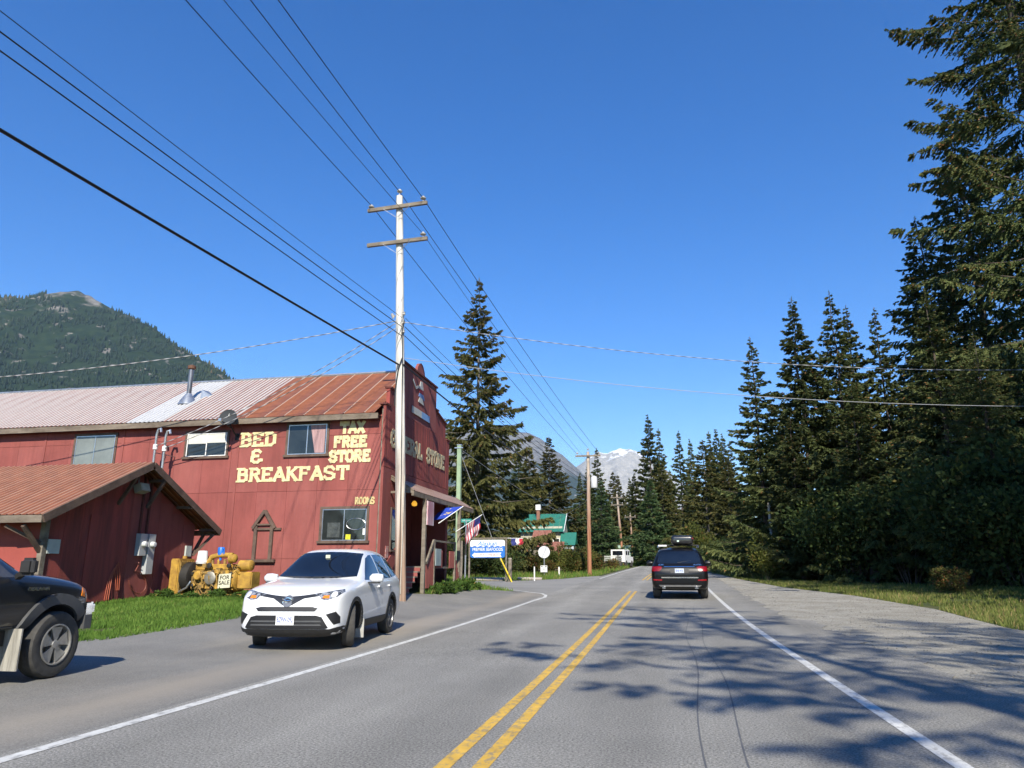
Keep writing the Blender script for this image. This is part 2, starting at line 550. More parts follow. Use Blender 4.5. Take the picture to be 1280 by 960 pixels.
def mountain_mat(name, wood, wood2, rock, rock2, tree_line, snow=None, nscale=.004, rock_bias=.0):
    m = bpy.data.materials.new(name); m.use_nodes = True
    N, L = m.node_tree.nodes, m.node_tree.links
    b = N['Principled BSDF']; b.inputs['Roughness'].default_value = .95; b.inputs['Specular IOR Level'].default_value = .1
    tc = N.new('ShaderNodeTexCoord')
    def noise(s, det=8):
        n = N.new('ShaderNodeTexNoise'); n.inputs['Scale'].default_value = s; n.inputs['Detail'].default_value = det
        L.new(tc.outputs['Object'], n.inputs['Vector']); return n
    def ramp(src, p0, c0, p1, c1):
        r = N.new('ShaderNodeValToRGB'); e = r.color_ramp.elements
        e[0].position = p0; e[0].color = (*c0, 1); e[1].position = p1; e[1].color = (*c1, 1)
        L.new(src, r.inputs['Fac']); return r
    w = ramp(noise(nscale * 6).outputs['Fac'], .35, wood, .65, wood2)
    rk = ramp(noise(nscale * 9).outputs['Fac'], .35, rock, .62, rock2)
    sx = N.new('ShaderNodeSeparateXYZ'); L.new(tc.outputs['Object'], sx.inputs['Vector'])
    n = noise(nscale * 2.2)
    mu = N.new('ShaderNodeMath'); mu.operation = 'MULTIPLY_ADD'; mu.inputs[1].default_value = 900.; L.new(n.outputs['Fac'], mu.inputs[0]); L.new(sx.outputs['Z'], mu.inputs[2])
    mr = N.new('ShaderNodeMapRange'); mr.inputs['From Min'].default_value = tree_line + 450; mr.inputs['From Max'].default_value = tree_line + 560
    L.new(mu.outputs[0], mr.inputs['Value'])
    n3 = noise(nscale * 3.3); m3 = N.new('ShaderNodeMapRange'); m3.inputs['From Min'].default_value = .63 - rock_bias; m3.inputs['From Max'].default_value = .67 - rock_bias
    L.new(n3.outputs['Fac'], m3.inputs['Value'])
    mxx = N.new('ShaderNodeMath'); mxx.operation = 'MAXIMUM'; L.new(mr.outputs['Result'], mxx.inputs[0]); L.new(m3.outputs['Result'], mxx.inputs[1])
    mx = N.new('ShaderNodeMix'); mx.data_type = 'RGBA'
    L.new(mxx.outputs[0], mx.inputs['Factor']); L.new(w.outputs['Color'], mx.inputs['A']); L.new(rk.outputs['Color'], mx.inputs['B'])
    out = mx.outputs['Result']
    if snow:
        n4 = noise(nscale * 2.6); m4 = N.new('ShaderNodeMath'); m4.operation = 'MULTIPLY_ADD'; m4.inputs[1].default_value = 1400.
        L.new(n4.outputs['Fac'], m4.inputs[0]); L.new(sx.outputs['Z'], m4.inputs[2])
        m5 = N.new('ShaderNodeMapRange'); m5.inputs['From Min'].default_value = snow + 700; m5.inputs['From Max'].default_value = snow + 790
        L.new(m4.outputs[0], m5.inputs['Value'])
        m6 = N.new('ShaderNodeMix'); m6.data_type = 'RGBA'; m6.inputs['B'].default_value = (.82, .84, .88, 1)
        L.new(m5.outputs['Result'], m6.inputs['Factor']); L.new(out, m6.inputs['A']); out = m6.outputs['Result']
    L.new(out, b.inputs['Base Color'])
    return m
def mountain(name, label, ridge, Y0, depth, base_y, m, seed, amp, nstep=160, mstep=70, nscale=1 / 500.):
    """a ridge line (x, z) at distance Y0 falling towards us over 'depth' metres and behind it"""
    rx = np.array([r[0] for r in ridge], float); rz = np.array([r[1] for r in ridge], float)
    X = np.linspace(rx[0], rx[-1], nstep); Tt = np.linspace(-1, .6, mstep)
    XX, TT = np.meshgrid(X, Tt)
    top = np.interp(XX, rx, rz)
    fall = np.clip(1 - np.abs(TT), 0, 1)
    fall = np.where(TT < 0, fall ** .9, fall ** 1.2)
    YY = Y0 + TT * depth
    n = vnoise(XX * nscale, YY * nscale, seed, 6, .58) - .5
    gul = np.abs(vnoise(XX * nscale * 1.7 + 5, YY * nscale * .35, seed + 5, 4) - .5)
    ZZ = top * fall + (n * 1.3 - gul * 1.6) * amp * np.clip(fall * 1.4, 0, 1) * (.35 + .65 * np.clip(np.abs(TT) * 4, 0, 1)) + n * amp * .25 * np.clip(fall * 2, 0, 1)
    V = np.stack([XX.ravel(), YY.ravel(), np.maximum(ZZ.ravel(), -5)], 1)
    idx = np.arange(nstep * mstep).reshape(mstep, nstep)
    F = np.stack([idx[:-1, :-1].ravel(), idx[:-1, 1:].ravel(), idx[1:, 1:].ravel(), idx[1:, :-1].ravel()], 1)
    o = structure(link(name, npmesh(name, V, F, m, smooth=True)))
    return o, XX, YY, ZZ
WOODED = mountain_mat('wooded_mountain', (.010, .022, .013), (.022, .038, .017), (.10, .092, .082), (.20, .188, .17), 1500, rock_bias=.01)
BLUE_MT = mountain_mat('bare_mountain', (.02, .035, .025), (.04, .055, .035), (.075, .07, .065), (.21, .20, .185), 1300, snow=3600, nscale=.0019)
SNOW_MT = mountain_mat('snowy_mountain', (.06, .07, .06), (.10, .10, .08), (.26, .25, .23), (.40, .38, .34), 750, snow=2380, nscale=.0018)
mA, AX, AY, AZ = mountain('mountain', '', [(-6200, 1200), (-4900, 1600), (-4300, 1630), (-3955, 1640), (-3660, 1622), (-3518, 1628), (-3402, 1620), (-3314, 1590), (-3135, 1500), (-2962, 1425), (-2790, 1340), (-2622, 1245), (-2458, 1150), (-2272, 1036), (-2038, 872), (-1700, 620), (-1200, 250), (-600, 0)], 3500, 2300, 0, WOODED, 3, 150, 220, 110)
mB, BX, BY, BZ = mountain('mountain', '', [(-8320, 1440), (-5760, 2160), (-4442, 2400), (-3389, 2285), (-2779, 2240), (-2248, 2176), (-1986, 2136), (-1728, 2000), (-1475, 1800), (-1288, 1640), (-1104, 1448), (-925, 1216), (-397, 720), (160, 192), (640, 0)], 11200, 4100, 0, BLUE_MT, 9, 250, 170, 70, 1 / 800.)
mC, CX_, CY_, CZ = mountain('mountain', '', [(-4500, 375), (-3000, 1125), (-2069, 1875), (-1714, 2150), (-1446, 2362), (-1218, 2481), (-1011, 2412), (-750, 2512), (-495, 2450), (-330, 2350), (-84, 2200), (480, 1825), (1500, 1125), (3250, 250)], 15625, 5000, 0, SNOW_MT, 21, 380, 170, 80, 1 / 1100.)

def cones(P, h, r, tint, m, name, n=5):
    """far conifers as little ragged spires, one mesh"""
    k = len(P); a = np.linspace(0, 2 * PI, n, endpoint=False)
    V = np.zeros((k, 2 * n + 1, 3)); ph = rng.random((k, 1)) * 6.28
    for j, (rr, zz) in enumerate(((1., .06), (.55, .5))):
        jit = .7 + .6 * rng.random((k, n))
        V[:, j * n:(j + 1) * n, 0] = P[:, 0:1] + np.cos(a + ph) * r[:, None] * rr * jit
        V[:, j * n:(j + 1) * n, 1] = P[:, 1:2] + np.sin(a + ph) * r[:, None] * rr * jit
        V[:, j * n:(j + 1) * n, 2] = P[:, 2:3] + h[:, None] * (zz + .08 * rng.random((k, n)))
    V[:, 2 * n] = P; V[:, 2 * n, 2] += h
    q = []
    for i in range(n):
        i2 = (i + 1) % n
        q += [(i, i2, n + i2), (i, n + i2, n + i), (n + i, n + i2, 2 * n)]
    F = (np.array(q)[None] + (np.arange(k) * (2 * n + 1))[:, None, None]).reshape(-1, 3)
    return npmesh(name, V.reshape(-1, 3), F, m, {'tint': np.repeat(tint, 2 * n + 1)}, size=3)
FAR_LEAF = foliage('far_conifer', (.007, .018, .011), (.013, .028, .014), (.034, .048, .018), trans=.1)
def scatter_forest(XX, YY, ZZ, count, line, xlim, hmin, hmax, name, label, bald):
    ms, ns = XX.shape
    px = rng.random(count * 3) * (ns - 1.01); py = rng.random(count * 3) * (ms * .64)
    i = px.astype(int); j = py.astype(int); fx = px - i; fy = py - j
    def bl(A): return (A[j, i] * (1 - fx) + A[j, i + 1] * fx) * (1 - fy) + (A[j + 1, i] * (1 - fx) + A[j + 1, i + 1] * fx) * fy
    x, y, z = bl(XX), bl(YY), bl(ZZ)
    n = vnoise(x / 160., y / 160., 40, 4); n2 = vnoise(x / 420., y / 420., 41, 4)
    ok = (z > 20) & (x > xlim[0]) & (x < xlim[1]) & (z < line + (n2 - .5) * 500) & (n < bald)
    idx = np.nonzero(ok)[0][:count]
    P = np.stack([x[idx], y[idx], z[idx] - 2], 1)
    h = hmin + (hmax - hmin) * rng.random(len(idx)) ** 1.5
    me = cones(P, h, h * (.17 + .08 * rng.random(len(idx))), np.clip(n2[idx] * 1.1 - .15 + .3 * rng.random(len(idx)), 0, .9), FAR_LEAF, name)
    return stuff(link(name, me), label, 'forest')
scatter_forest(AX, AY, AZ, 24000, 1560, (-5200, -1000), 16, 38, 'far_forest', 'dense dark conifer forest covering the left-hand mountain', .64)

# ---------------------------------------------------------------- spruces
BARK = mat('bark', (.11, .085, .065), .9, col2=(.045, .035, .03), scale=6, bump=.8, bscale=18, stretch=(1, 1, .25))
PALE_BARK = mat('pale_bark', (.20, .175, .15), .9, col2=(.09, .075, .06), scale=6, bump=.6, bscale=18, stretch=(1, 1, .25))
SPRUCE = foliage('spruce_needles', (.040, .066, .026), (.098, .122, .042), (.175, .185, .066), (.27, .14, .055), trans=.32)
SPRUCE_OLIVE = foliage('olive_spruce_needles', (.044, .055, .019), (.108, .110, .033), (.19, .162, .058), (.24, .13, .057), trans=.30)
SPRUCE_LIGHT = foliage('young_spruce_needles', (.040, .078, .030), (.082, .135, .052), (.15, .20, .085), (.18, .17, .07))
def spruce_mesh(name, seed, H, Rad, z0=.06, step=.36, nb=6, sec=14, tert=5, tl=.34, droop=.35, leaf=SPRUCE, cone=.10, gap=.15, power=.85, twig=1., wid=.34):
    """crown of one spruce: whorls of boughs, side twigs, hanging sprigs; each sprig a small folded kite"""
    g = np.random.default_rng(seed)
    lobes = g.random(8) * 6.28
    bb = []
    z = H * z0
    while z < H * .985:
        t = (z / H - z0) / (1 - z0)
        n = nb if t < .85 else max(3, nb - 2)
        for k in range(n):
            if g.random() < gap * (1 - t * .6):
                continue
            az = 2 * PI * (k + g.random() * .9) / n + z * 2.4
            L = Rad * ((1 - t) ** power) * (.62 + .55 * g.random()) * (.9 + .16 * math.sin(2 * az + lobes[0]) + .12 * math.sin(z * 1.1 + lobes[1] + az))
            if t < .10:
                L *= .65 + 3.5 * t
            L = max(L, .10 + .10 * (1 - t))
            bb.append((z + g.normal() * step * .25, az, L, t))
        z += step * (1.25 - .75 * t)
    B = np.array(bb)
    nB = len(B)
    bz, baz, bL, bt = B.T
    dr = droop * (1.15 - bt * 1.7) + g.normal(size=nB) * .10
    up = .20 * (1 - bt) + .03
    def pos(bi, s):
        L = bL[bi]; r = L * s * .97
        zz = bz[bi] - L * (dr[bi] * s) + L * up[bi] * s * s * 1.5
        return np.stack([np.cos(baz[bi]) * r, np.sin(baz[bi]) * r, zz], 1)
    cnt = np.maximum(3, (sec * (bL / Rad) ** .8).astype(int))
    bi = np.repeat(np.arange(nB), cnt)
    s = .08 + .94 * g.random(len(bi)) ** .75
    P0 = pos(bi, s)
    side = np.where(g.random(len(bi)) < .5, -1., 1.)
    ang = side * (.35 + .75 * g.random(len(bi)))
    l2 = (bL[bi] * .34 * (1.08 - s) + (.30 - .24 * bt[bi])) * (.6 + .7 * g.random(len(bi))) * twig
    d2 = np.stack([np.cos(baz[bi] + ang), np.sin(baz[bi] + ang), -.10 - .55 * g.random(len(bi)) * droop * 2 + .35 * bt[bi]], 1)
    d2 /= np.linalg.norm(d2, axis=1)[:, None]
    ti = np.repeat(np.arange(len(bi)), tert)
    u = g.random(len(ti)) ** .8
    sag = (l2[ti] * u * u * .45 * droop * 2)
    Q = P0[ti] + d2[ti] * (l2[ti] * u)[:, None]
    Q[:, 2] -= sag
    dd = d2[ti] + g.normal(size=(len(ti), 3)) * .26
    dd[:, 2] -= (.30 + .7 * g.random(len(ti))) * droop * 2.2 * (1 - bt[bi[ti]] * .9)
    # leader and crown-top sprigs
    nt = 70
    Qt = np.stack([g.normal(size=nt) * .05 * tl, g.normal(size=nt) * .05 * tl, H * (.93 + .07 * g.random(nt))], 1)
    dt = g.normal(size=(nt, 3)) * .5 + np.array([0, 0, .9])
    Q = np.concatenate([Q, Qt]); dd = np.concatenate([dd, dt])
    dd /= np.linalg.norm(dd, axis=1)[:, None]
    K = len(Q)
    ln = tl * 1.45 * (.6 + .8 * g.random(K)) * np.concatenate([1 - .5 * bt[bi[ti]], np.full(nt, .35)])
    rt = g.normal(size=(K, 3)); rt -= dd * (rt * dd).sum(1)[:, None]; rt /= np.linalg.norm(rt, axis=1)[:, None]
    nn = np.cross(dd, rt)
    wd = ln * wid * .95 * (.7 + .6 * g.random(K))
    V = np.zeros((K, 4, 3))
    V[:, 0] = Q - dd * (ln * .15)[:, None]
    V[:, 1] = Q + dd * (ln * .40)[:, None] + rt * (wd * .5)[:, None] - nn * (wd * .22)[:, None]
    V[:, 2] = Q + dd * ln[:, None]
    V[:, 3] = Q + dd * (ln * .40)[:, None] - rt * (wd * .5)[:, None] - nn * (wd * .22)[:, None]
    idx = np.arange(K) * 4
    F = np.concatenate([np.stack([idx, idx + 1, idx + 2], 1), np.stack([idx, idx + 2, idx + 3], 1)])
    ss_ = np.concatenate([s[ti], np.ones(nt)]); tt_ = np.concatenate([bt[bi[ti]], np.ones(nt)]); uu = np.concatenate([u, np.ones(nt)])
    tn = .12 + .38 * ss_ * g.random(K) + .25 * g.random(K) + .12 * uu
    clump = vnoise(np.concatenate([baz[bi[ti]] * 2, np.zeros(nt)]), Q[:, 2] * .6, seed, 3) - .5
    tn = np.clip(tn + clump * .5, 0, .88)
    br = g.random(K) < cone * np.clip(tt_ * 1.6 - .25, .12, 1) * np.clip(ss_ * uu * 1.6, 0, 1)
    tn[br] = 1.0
    me = npmesh(name, V.reshape(-1, 3), F, leaf, {'tint': np.repeat(tn, 4)}, size=3)
    # woody boughs share the trunk mesh
    mb = MB()
    pts = [(g.normal() * .012 * H * i / 8 * .3, g.normal() * .012 * H * i / 8 * .3, H * i / 8) for i in range(9)]
    rb = H * .012
    mb.tube(pts, [rb * (1.35 if i == 0 else 1 - i / 8.3) for i in range(9)], 9)
    for i in range(0, nB, 2):
        if bL[i] > .9:
            q = pos(np.array([i] * 3), np.array([0., .5, .93]))
            mb.tube([tuple(p) for p in q], [.012 + .008 * bL[i], .008 + .005 * bL[i], .006], 4, False)
    tm = mb.mesh(name + '_trunk', PALE_BARK if leaf is SPRUCE_OLIVE else BARK, True, False)
    return tm, me
def plant_tree(protos, name, label, x, y, s=1., rz=None, sz=None, group=None, cat='tree', z=None):
    tm, cm = protos
    r_ = random.random() * 6.28 if rz is None else rz
    t = thing(name, label, cat, (x, y, (zg(x, y) if z is None else z) - .1), r_, group)
    t.scale = (s, s, sz or s)
    link('trunk', tm, t); link('crown', cm, t)
    return t
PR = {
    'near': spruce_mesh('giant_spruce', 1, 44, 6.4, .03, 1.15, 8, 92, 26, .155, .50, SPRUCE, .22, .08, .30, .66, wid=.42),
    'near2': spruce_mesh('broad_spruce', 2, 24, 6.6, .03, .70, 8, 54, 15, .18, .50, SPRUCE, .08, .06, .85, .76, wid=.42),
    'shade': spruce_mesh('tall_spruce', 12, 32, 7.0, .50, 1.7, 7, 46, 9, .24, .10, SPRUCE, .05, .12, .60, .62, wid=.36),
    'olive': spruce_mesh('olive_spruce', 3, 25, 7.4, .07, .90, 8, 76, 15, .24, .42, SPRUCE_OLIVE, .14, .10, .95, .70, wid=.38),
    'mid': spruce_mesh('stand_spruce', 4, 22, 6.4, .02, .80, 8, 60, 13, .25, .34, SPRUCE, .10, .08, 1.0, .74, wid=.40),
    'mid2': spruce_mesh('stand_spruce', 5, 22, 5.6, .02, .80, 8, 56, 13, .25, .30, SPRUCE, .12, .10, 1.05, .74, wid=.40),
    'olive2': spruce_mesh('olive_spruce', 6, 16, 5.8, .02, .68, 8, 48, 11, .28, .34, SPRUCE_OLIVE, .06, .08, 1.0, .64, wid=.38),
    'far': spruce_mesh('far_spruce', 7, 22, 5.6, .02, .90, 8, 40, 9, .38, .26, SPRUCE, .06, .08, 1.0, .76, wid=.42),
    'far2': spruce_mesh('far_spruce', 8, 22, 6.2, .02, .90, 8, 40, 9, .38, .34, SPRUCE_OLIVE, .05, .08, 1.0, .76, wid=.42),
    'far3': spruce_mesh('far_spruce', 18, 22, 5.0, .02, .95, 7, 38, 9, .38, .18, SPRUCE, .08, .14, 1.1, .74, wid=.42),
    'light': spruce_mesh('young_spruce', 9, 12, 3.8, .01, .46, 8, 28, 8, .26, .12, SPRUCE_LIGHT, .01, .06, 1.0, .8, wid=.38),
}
def tree_at(p, x, y, top, ph, **k):
    """plant prototype p (height ph) so that its tip reaches height 'top'"""
    s = (top - zg(x, y) + .1) / ph
    w = k.pop('w', 1.)
    return plant_tree(PR[p], k.pop('name', 'spruce_tree'), k.pop('label'), x, y, s * w, k.pop('rz', None), s, **k)

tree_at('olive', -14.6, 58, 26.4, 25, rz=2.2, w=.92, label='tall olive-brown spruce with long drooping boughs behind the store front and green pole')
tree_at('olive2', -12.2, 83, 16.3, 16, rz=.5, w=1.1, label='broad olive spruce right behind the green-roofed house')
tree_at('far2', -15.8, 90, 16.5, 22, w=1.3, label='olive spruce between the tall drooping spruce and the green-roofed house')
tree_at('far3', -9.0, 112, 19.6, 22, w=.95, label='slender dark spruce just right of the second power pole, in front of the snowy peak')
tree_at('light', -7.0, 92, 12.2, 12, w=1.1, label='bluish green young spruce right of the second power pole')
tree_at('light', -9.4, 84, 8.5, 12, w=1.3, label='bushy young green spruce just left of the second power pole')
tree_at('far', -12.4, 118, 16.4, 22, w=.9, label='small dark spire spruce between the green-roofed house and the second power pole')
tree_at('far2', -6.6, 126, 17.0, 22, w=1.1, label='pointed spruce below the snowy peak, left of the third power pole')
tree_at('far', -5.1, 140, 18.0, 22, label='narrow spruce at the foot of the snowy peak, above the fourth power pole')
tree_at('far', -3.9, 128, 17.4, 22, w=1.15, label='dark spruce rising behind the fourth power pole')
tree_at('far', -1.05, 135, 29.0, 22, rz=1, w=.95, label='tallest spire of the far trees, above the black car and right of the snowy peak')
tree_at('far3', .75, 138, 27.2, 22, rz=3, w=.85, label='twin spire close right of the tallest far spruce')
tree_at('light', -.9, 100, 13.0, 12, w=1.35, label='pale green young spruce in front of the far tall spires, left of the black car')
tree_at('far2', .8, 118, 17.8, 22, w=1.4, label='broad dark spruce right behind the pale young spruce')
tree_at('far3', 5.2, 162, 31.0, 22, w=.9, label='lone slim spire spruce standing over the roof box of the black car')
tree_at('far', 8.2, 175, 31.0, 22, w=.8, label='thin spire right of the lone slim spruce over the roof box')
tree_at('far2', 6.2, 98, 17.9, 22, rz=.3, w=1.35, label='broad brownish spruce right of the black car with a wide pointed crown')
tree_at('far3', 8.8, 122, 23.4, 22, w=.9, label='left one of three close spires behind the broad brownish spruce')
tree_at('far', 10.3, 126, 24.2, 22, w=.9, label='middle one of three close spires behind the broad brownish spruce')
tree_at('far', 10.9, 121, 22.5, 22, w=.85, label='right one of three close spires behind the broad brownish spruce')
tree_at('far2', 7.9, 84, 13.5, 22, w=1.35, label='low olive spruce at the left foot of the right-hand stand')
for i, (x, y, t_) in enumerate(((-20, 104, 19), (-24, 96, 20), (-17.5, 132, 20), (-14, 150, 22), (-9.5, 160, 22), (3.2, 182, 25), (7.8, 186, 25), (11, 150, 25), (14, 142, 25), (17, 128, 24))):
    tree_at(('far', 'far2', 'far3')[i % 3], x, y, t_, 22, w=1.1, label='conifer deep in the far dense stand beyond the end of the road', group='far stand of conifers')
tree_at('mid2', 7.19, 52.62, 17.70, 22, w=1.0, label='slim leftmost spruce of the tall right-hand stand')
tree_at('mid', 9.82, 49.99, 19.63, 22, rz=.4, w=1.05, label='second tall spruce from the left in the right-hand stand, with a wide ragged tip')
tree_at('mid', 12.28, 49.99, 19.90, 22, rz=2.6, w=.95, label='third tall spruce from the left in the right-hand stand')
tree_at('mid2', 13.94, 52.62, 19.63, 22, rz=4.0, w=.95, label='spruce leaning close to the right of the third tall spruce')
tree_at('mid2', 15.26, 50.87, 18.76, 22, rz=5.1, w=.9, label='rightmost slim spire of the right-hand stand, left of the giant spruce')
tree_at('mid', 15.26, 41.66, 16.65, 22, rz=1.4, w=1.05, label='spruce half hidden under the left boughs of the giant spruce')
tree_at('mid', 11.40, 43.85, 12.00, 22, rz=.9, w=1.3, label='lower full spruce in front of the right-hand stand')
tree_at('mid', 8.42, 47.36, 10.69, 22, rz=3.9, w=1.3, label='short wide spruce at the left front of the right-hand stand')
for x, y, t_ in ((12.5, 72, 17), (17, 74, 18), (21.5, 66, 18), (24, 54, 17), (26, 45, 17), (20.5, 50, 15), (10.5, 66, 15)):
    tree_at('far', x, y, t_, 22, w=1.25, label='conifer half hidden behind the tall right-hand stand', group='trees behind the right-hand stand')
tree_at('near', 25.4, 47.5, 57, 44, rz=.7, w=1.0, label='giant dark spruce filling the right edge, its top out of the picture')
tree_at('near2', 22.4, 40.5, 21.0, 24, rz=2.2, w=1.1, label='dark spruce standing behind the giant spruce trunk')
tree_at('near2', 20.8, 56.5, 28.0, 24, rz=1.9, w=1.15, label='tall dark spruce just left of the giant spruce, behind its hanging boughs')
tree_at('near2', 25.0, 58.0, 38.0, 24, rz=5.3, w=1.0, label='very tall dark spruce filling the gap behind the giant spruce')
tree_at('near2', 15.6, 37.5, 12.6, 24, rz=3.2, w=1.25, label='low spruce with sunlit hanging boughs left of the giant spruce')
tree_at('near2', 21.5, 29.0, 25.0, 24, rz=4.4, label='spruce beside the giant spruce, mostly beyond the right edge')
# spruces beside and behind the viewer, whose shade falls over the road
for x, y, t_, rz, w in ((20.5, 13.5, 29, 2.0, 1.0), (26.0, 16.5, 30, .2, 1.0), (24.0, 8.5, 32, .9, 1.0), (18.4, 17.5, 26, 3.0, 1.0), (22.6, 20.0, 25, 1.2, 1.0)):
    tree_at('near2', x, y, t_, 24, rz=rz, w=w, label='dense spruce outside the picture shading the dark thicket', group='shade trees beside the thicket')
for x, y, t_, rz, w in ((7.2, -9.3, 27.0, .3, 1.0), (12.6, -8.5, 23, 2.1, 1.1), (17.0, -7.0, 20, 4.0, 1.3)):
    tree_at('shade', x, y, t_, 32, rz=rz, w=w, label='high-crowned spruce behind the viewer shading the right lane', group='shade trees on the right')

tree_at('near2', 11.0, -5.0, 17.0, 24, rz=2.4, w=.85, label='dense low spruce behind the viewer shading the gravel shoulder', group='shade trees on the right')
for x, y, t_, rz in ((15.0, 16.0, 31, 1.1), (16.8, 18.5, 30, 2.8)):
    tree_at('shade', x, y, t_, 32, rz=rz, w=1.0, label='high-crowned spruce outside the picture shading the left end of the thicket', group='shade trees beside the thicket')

# ---------------------------------------------------------------- bushes and grass
LEAF_DARK = foliage('alder_leaves', (.020, .036, .012), (.042, .066, .018), (.085, .115, .03), (.13, .11, .03), .35)
LEAF_YEL = foliage('willow_leaves', (.05, .065, .014), (.105, .125, .026), (.19, .19, .04), (.22, .13, .04), .35)
LEAF_WEED = foliage('weed_leaves', (.035, .07, .014), (.075, .14, .024), (.14, .22, .04), (.22, .16, .04), .35)
LEAF_RUST = foliage('autumn_shrub_leaves', (.045, .055, .016), (.10, .105, .026), (.17, .145, .04), (.20, .085, .035), .35)
GRASS = foliage('grass_blades', (.075, .150, .022), (.135, .235, .038), (.21, .30, .065), (.30, .27, .09), .4)
DRY_GRASS = foliage('dry_grass_blades', (.10, .135, .028), (.185, .215, .055), (.29, .29, .10), (.36, .27, .12), .4)
def bush_mesh(name, seed, rx, ry, h, n, leaf, m, lumps=9, brown=.05):
    g = np.random.default_rng(seed)
    c = np.stack([g.normal(size=lumps) * rx * .42, g.normal(size=lumps) * ry * .42, h * (.25 + .5 * g.random(lumps))], 1)
    rr = (.28 + .22 * g.random(lumps))[:, None] * np.array([[rx, ry, h * .62]])
    k = g.integers(0, lumps, n)
    d = g.normal(size=(n, 3)); d /= np.linalg.norm(d, axis=1)[:, None]
    P = c[k] + d * rr[k] * (g.random((n, 1)) ** .4) * (.75 + .5 * g.random((n, 1)))
    P[:, 2] = np.maximum(P[:, 2], .04)
    dd = d * .5 + g.normal(size=(n, 3)) * .6 + np.array([0, 0, .25]); dd /= np.linalg.norm(dd, axis=1)[:, None]
    rt = g.normal(size=(n, 3)); rt -= dd * (rt * dd).sum(1)[:, None]; rt /= np.linalg.norm(rt, axis=1)[:, None]
    ln = leaf * (.6 + .8 * g.random(n)); wd = ln * .6
    V = np.zeros((n, 4, 3)); V[:, 0] = P; V[:, 2] = P + dd * ln[:, None]
    mid = P + dd * (ln * .45)[:, None]; nn = np.cross(dd, rt) * (wd * .15)[:, None]
    V[:, 1] = mid + rt * (wd * .5)[:, None] + nn; V[:, 3] = mid - rt * (wd * .5)[:, None] + nn
    i = np.arange(n) * 4
    F = np.concatenate([np.stack([i, i + 1, i + 2], 1), np.stack([i, i + 2, i + 3], 1)])
    tn = np.clip(.15 + .55 * g.random(n) + .2 * (k % 3 - 1), 0, .88); tn[g.random(n) < brown] = 1
    cm = npmesh(name, V.reshape(-1, 3), F, m, {'tint': np.repeat(tn, 4)}, size=3)
    mb = MB()
    for q in c:
        mb.tube([(q[0] * .2, q[1] * .2, 0), (q[0] * .6, q[1] * .6, q[2] * .6), tuple(q)], [.03, .02, .008], 5, False)
    return mb.mesh(name + '_stem', BARK, True, False), cm
BU = {
    'dark': bush_mesh('alder_bush', 31, 2.6, 2.4, 4.2, 9000, .17, LEAF_DARK, 14),
    'dark2': bush_mesh('alder_bush', 32, 2.2, 2.2, 3.2, 7000, .17, LEAF_DARK, 11),
    'yel': bush_mesh('willow_bush', 33, 1.6, 1.6, 3.2, 5000, .16, LEAF_YEL, 9),
    'rust': bush_mesh('autumn_bush', 34, 1.7, 1.6, 1.9, 4500, .15, LEAF_RUST, 10, .22),
    'weed': bush_mesh('weed_clump', 35, .6, .5, .55, 1100, .11, LEAF_WEED, 8, .02),
}
def bush(p, x, y, s, label, group=None, name='bush', sz=None, cat='bush', rz=None):
    sm, lm = BU[p]
    t = thing(name, label, cat, (x, y, zg(x, y) - .06), random.random() * 6.28 if rz is None else rz, group)
    t.scale = (s, s, sz or s)
    link('stem', sm, t); link('foliage', lm, t)
    return t
bush('yel', 3.9, 76, 1.25, 'yellow-green willow bush just right of the black car', sz=1.5)
bush('dark2', 5.6, 72, 1.0, 'dark green bush right of the yellow willow bush')
bush('yel', 6.85, 48.6, .95, 'light green bush at the foot of the short grey post')
bush('dark2', 8.4, 51, 1.2, 'bright-topped green bush between the short grey post and the shaded thicket')
for i, (x, y, s, p) in enumerate(((9.6, 47.5, 1.2, 'dark'), (10.8, 44.0, 1.3, 'dark'), (12.6, 41.5, 1.35, 'dark'), (13.8, 37.5, 1.3, 'dark'), (15.0, 35.0, 1.25, 'dark'), (16.8, 33.2, 1.2, 'dark'), (19.0, 31.6, 1.2, 'dark'), (15.8, 37.0, 1.7, 'dark'), (11.6, 45.5, 1.6, 'dark'), (20.5, 31.0, 1.7, 'dark'))):
    bush(p, x, y, s, 'dark leafy shrub of the shaded thicket under the right-hand spruces', 'shaded thicket shrubs')
bush('rust', 11.9, 34.2, .62, 'small sunlit yellow-green shrub at the front of the shaded thicket')
for i, (x, y, s) in enumerate(((-9.0, 64.0, .9), (-11.0, 63.0, 1.0), (-12.9, 61, 1.0), (-7.0, 61.8, .9), (-6.9, 63.5, 1.1), (-8.0, 67, 1.3), (-10.0, 66, 1.2), (-6.2, 68, 1.1), (-7.4, 73, 1.2), (-12.2, 66, 1.2))):
    bush('rust' if i % 3 else 'yel', x, y, s * .95, 'autumn-tinged roadside shrub between the round white disc and the second power pole', 'autumn shrubs by the far left verge', sz=s * (.95 if i % 3 else .7))
for x, y in ((-13.5, 51.5), (-15.2, 52.5), (-11.6, 52.0), (-17.5, 50.5)):
    bush('dark2', x, y, .85, 'dark shrub under the drooping spruce behind the blue sign', 'shrubs behind the blue sign')
for i, (x, y) in enumerate(((-13.9, 19.6), (-13.4, 19.5), (-12.7, 19.7), (-12.2, 19.8), (-11.7, 19.7), (-14.4, 19.7))):
    bush('weed', x, y, .36 + .12 * (i % 3), 'low weed clump at the foot of the yellow engine', 'weeds by the engine', 'weed_clump', cat='weeds')
for i, (x, y) in enumerate(((-8.35, 27.3), (-8.3, 28.0), (-8.25, 28.9), (-8.2, 29.8), (-8.5, 30.8), (-8.3, 31.6))):
    bush('weed', x, y, .7 + .18 * (i % 2), 'leafy weed clump along the foot of the store porch', 'weeds along the porch', 'weed_clump', cat='weeds')

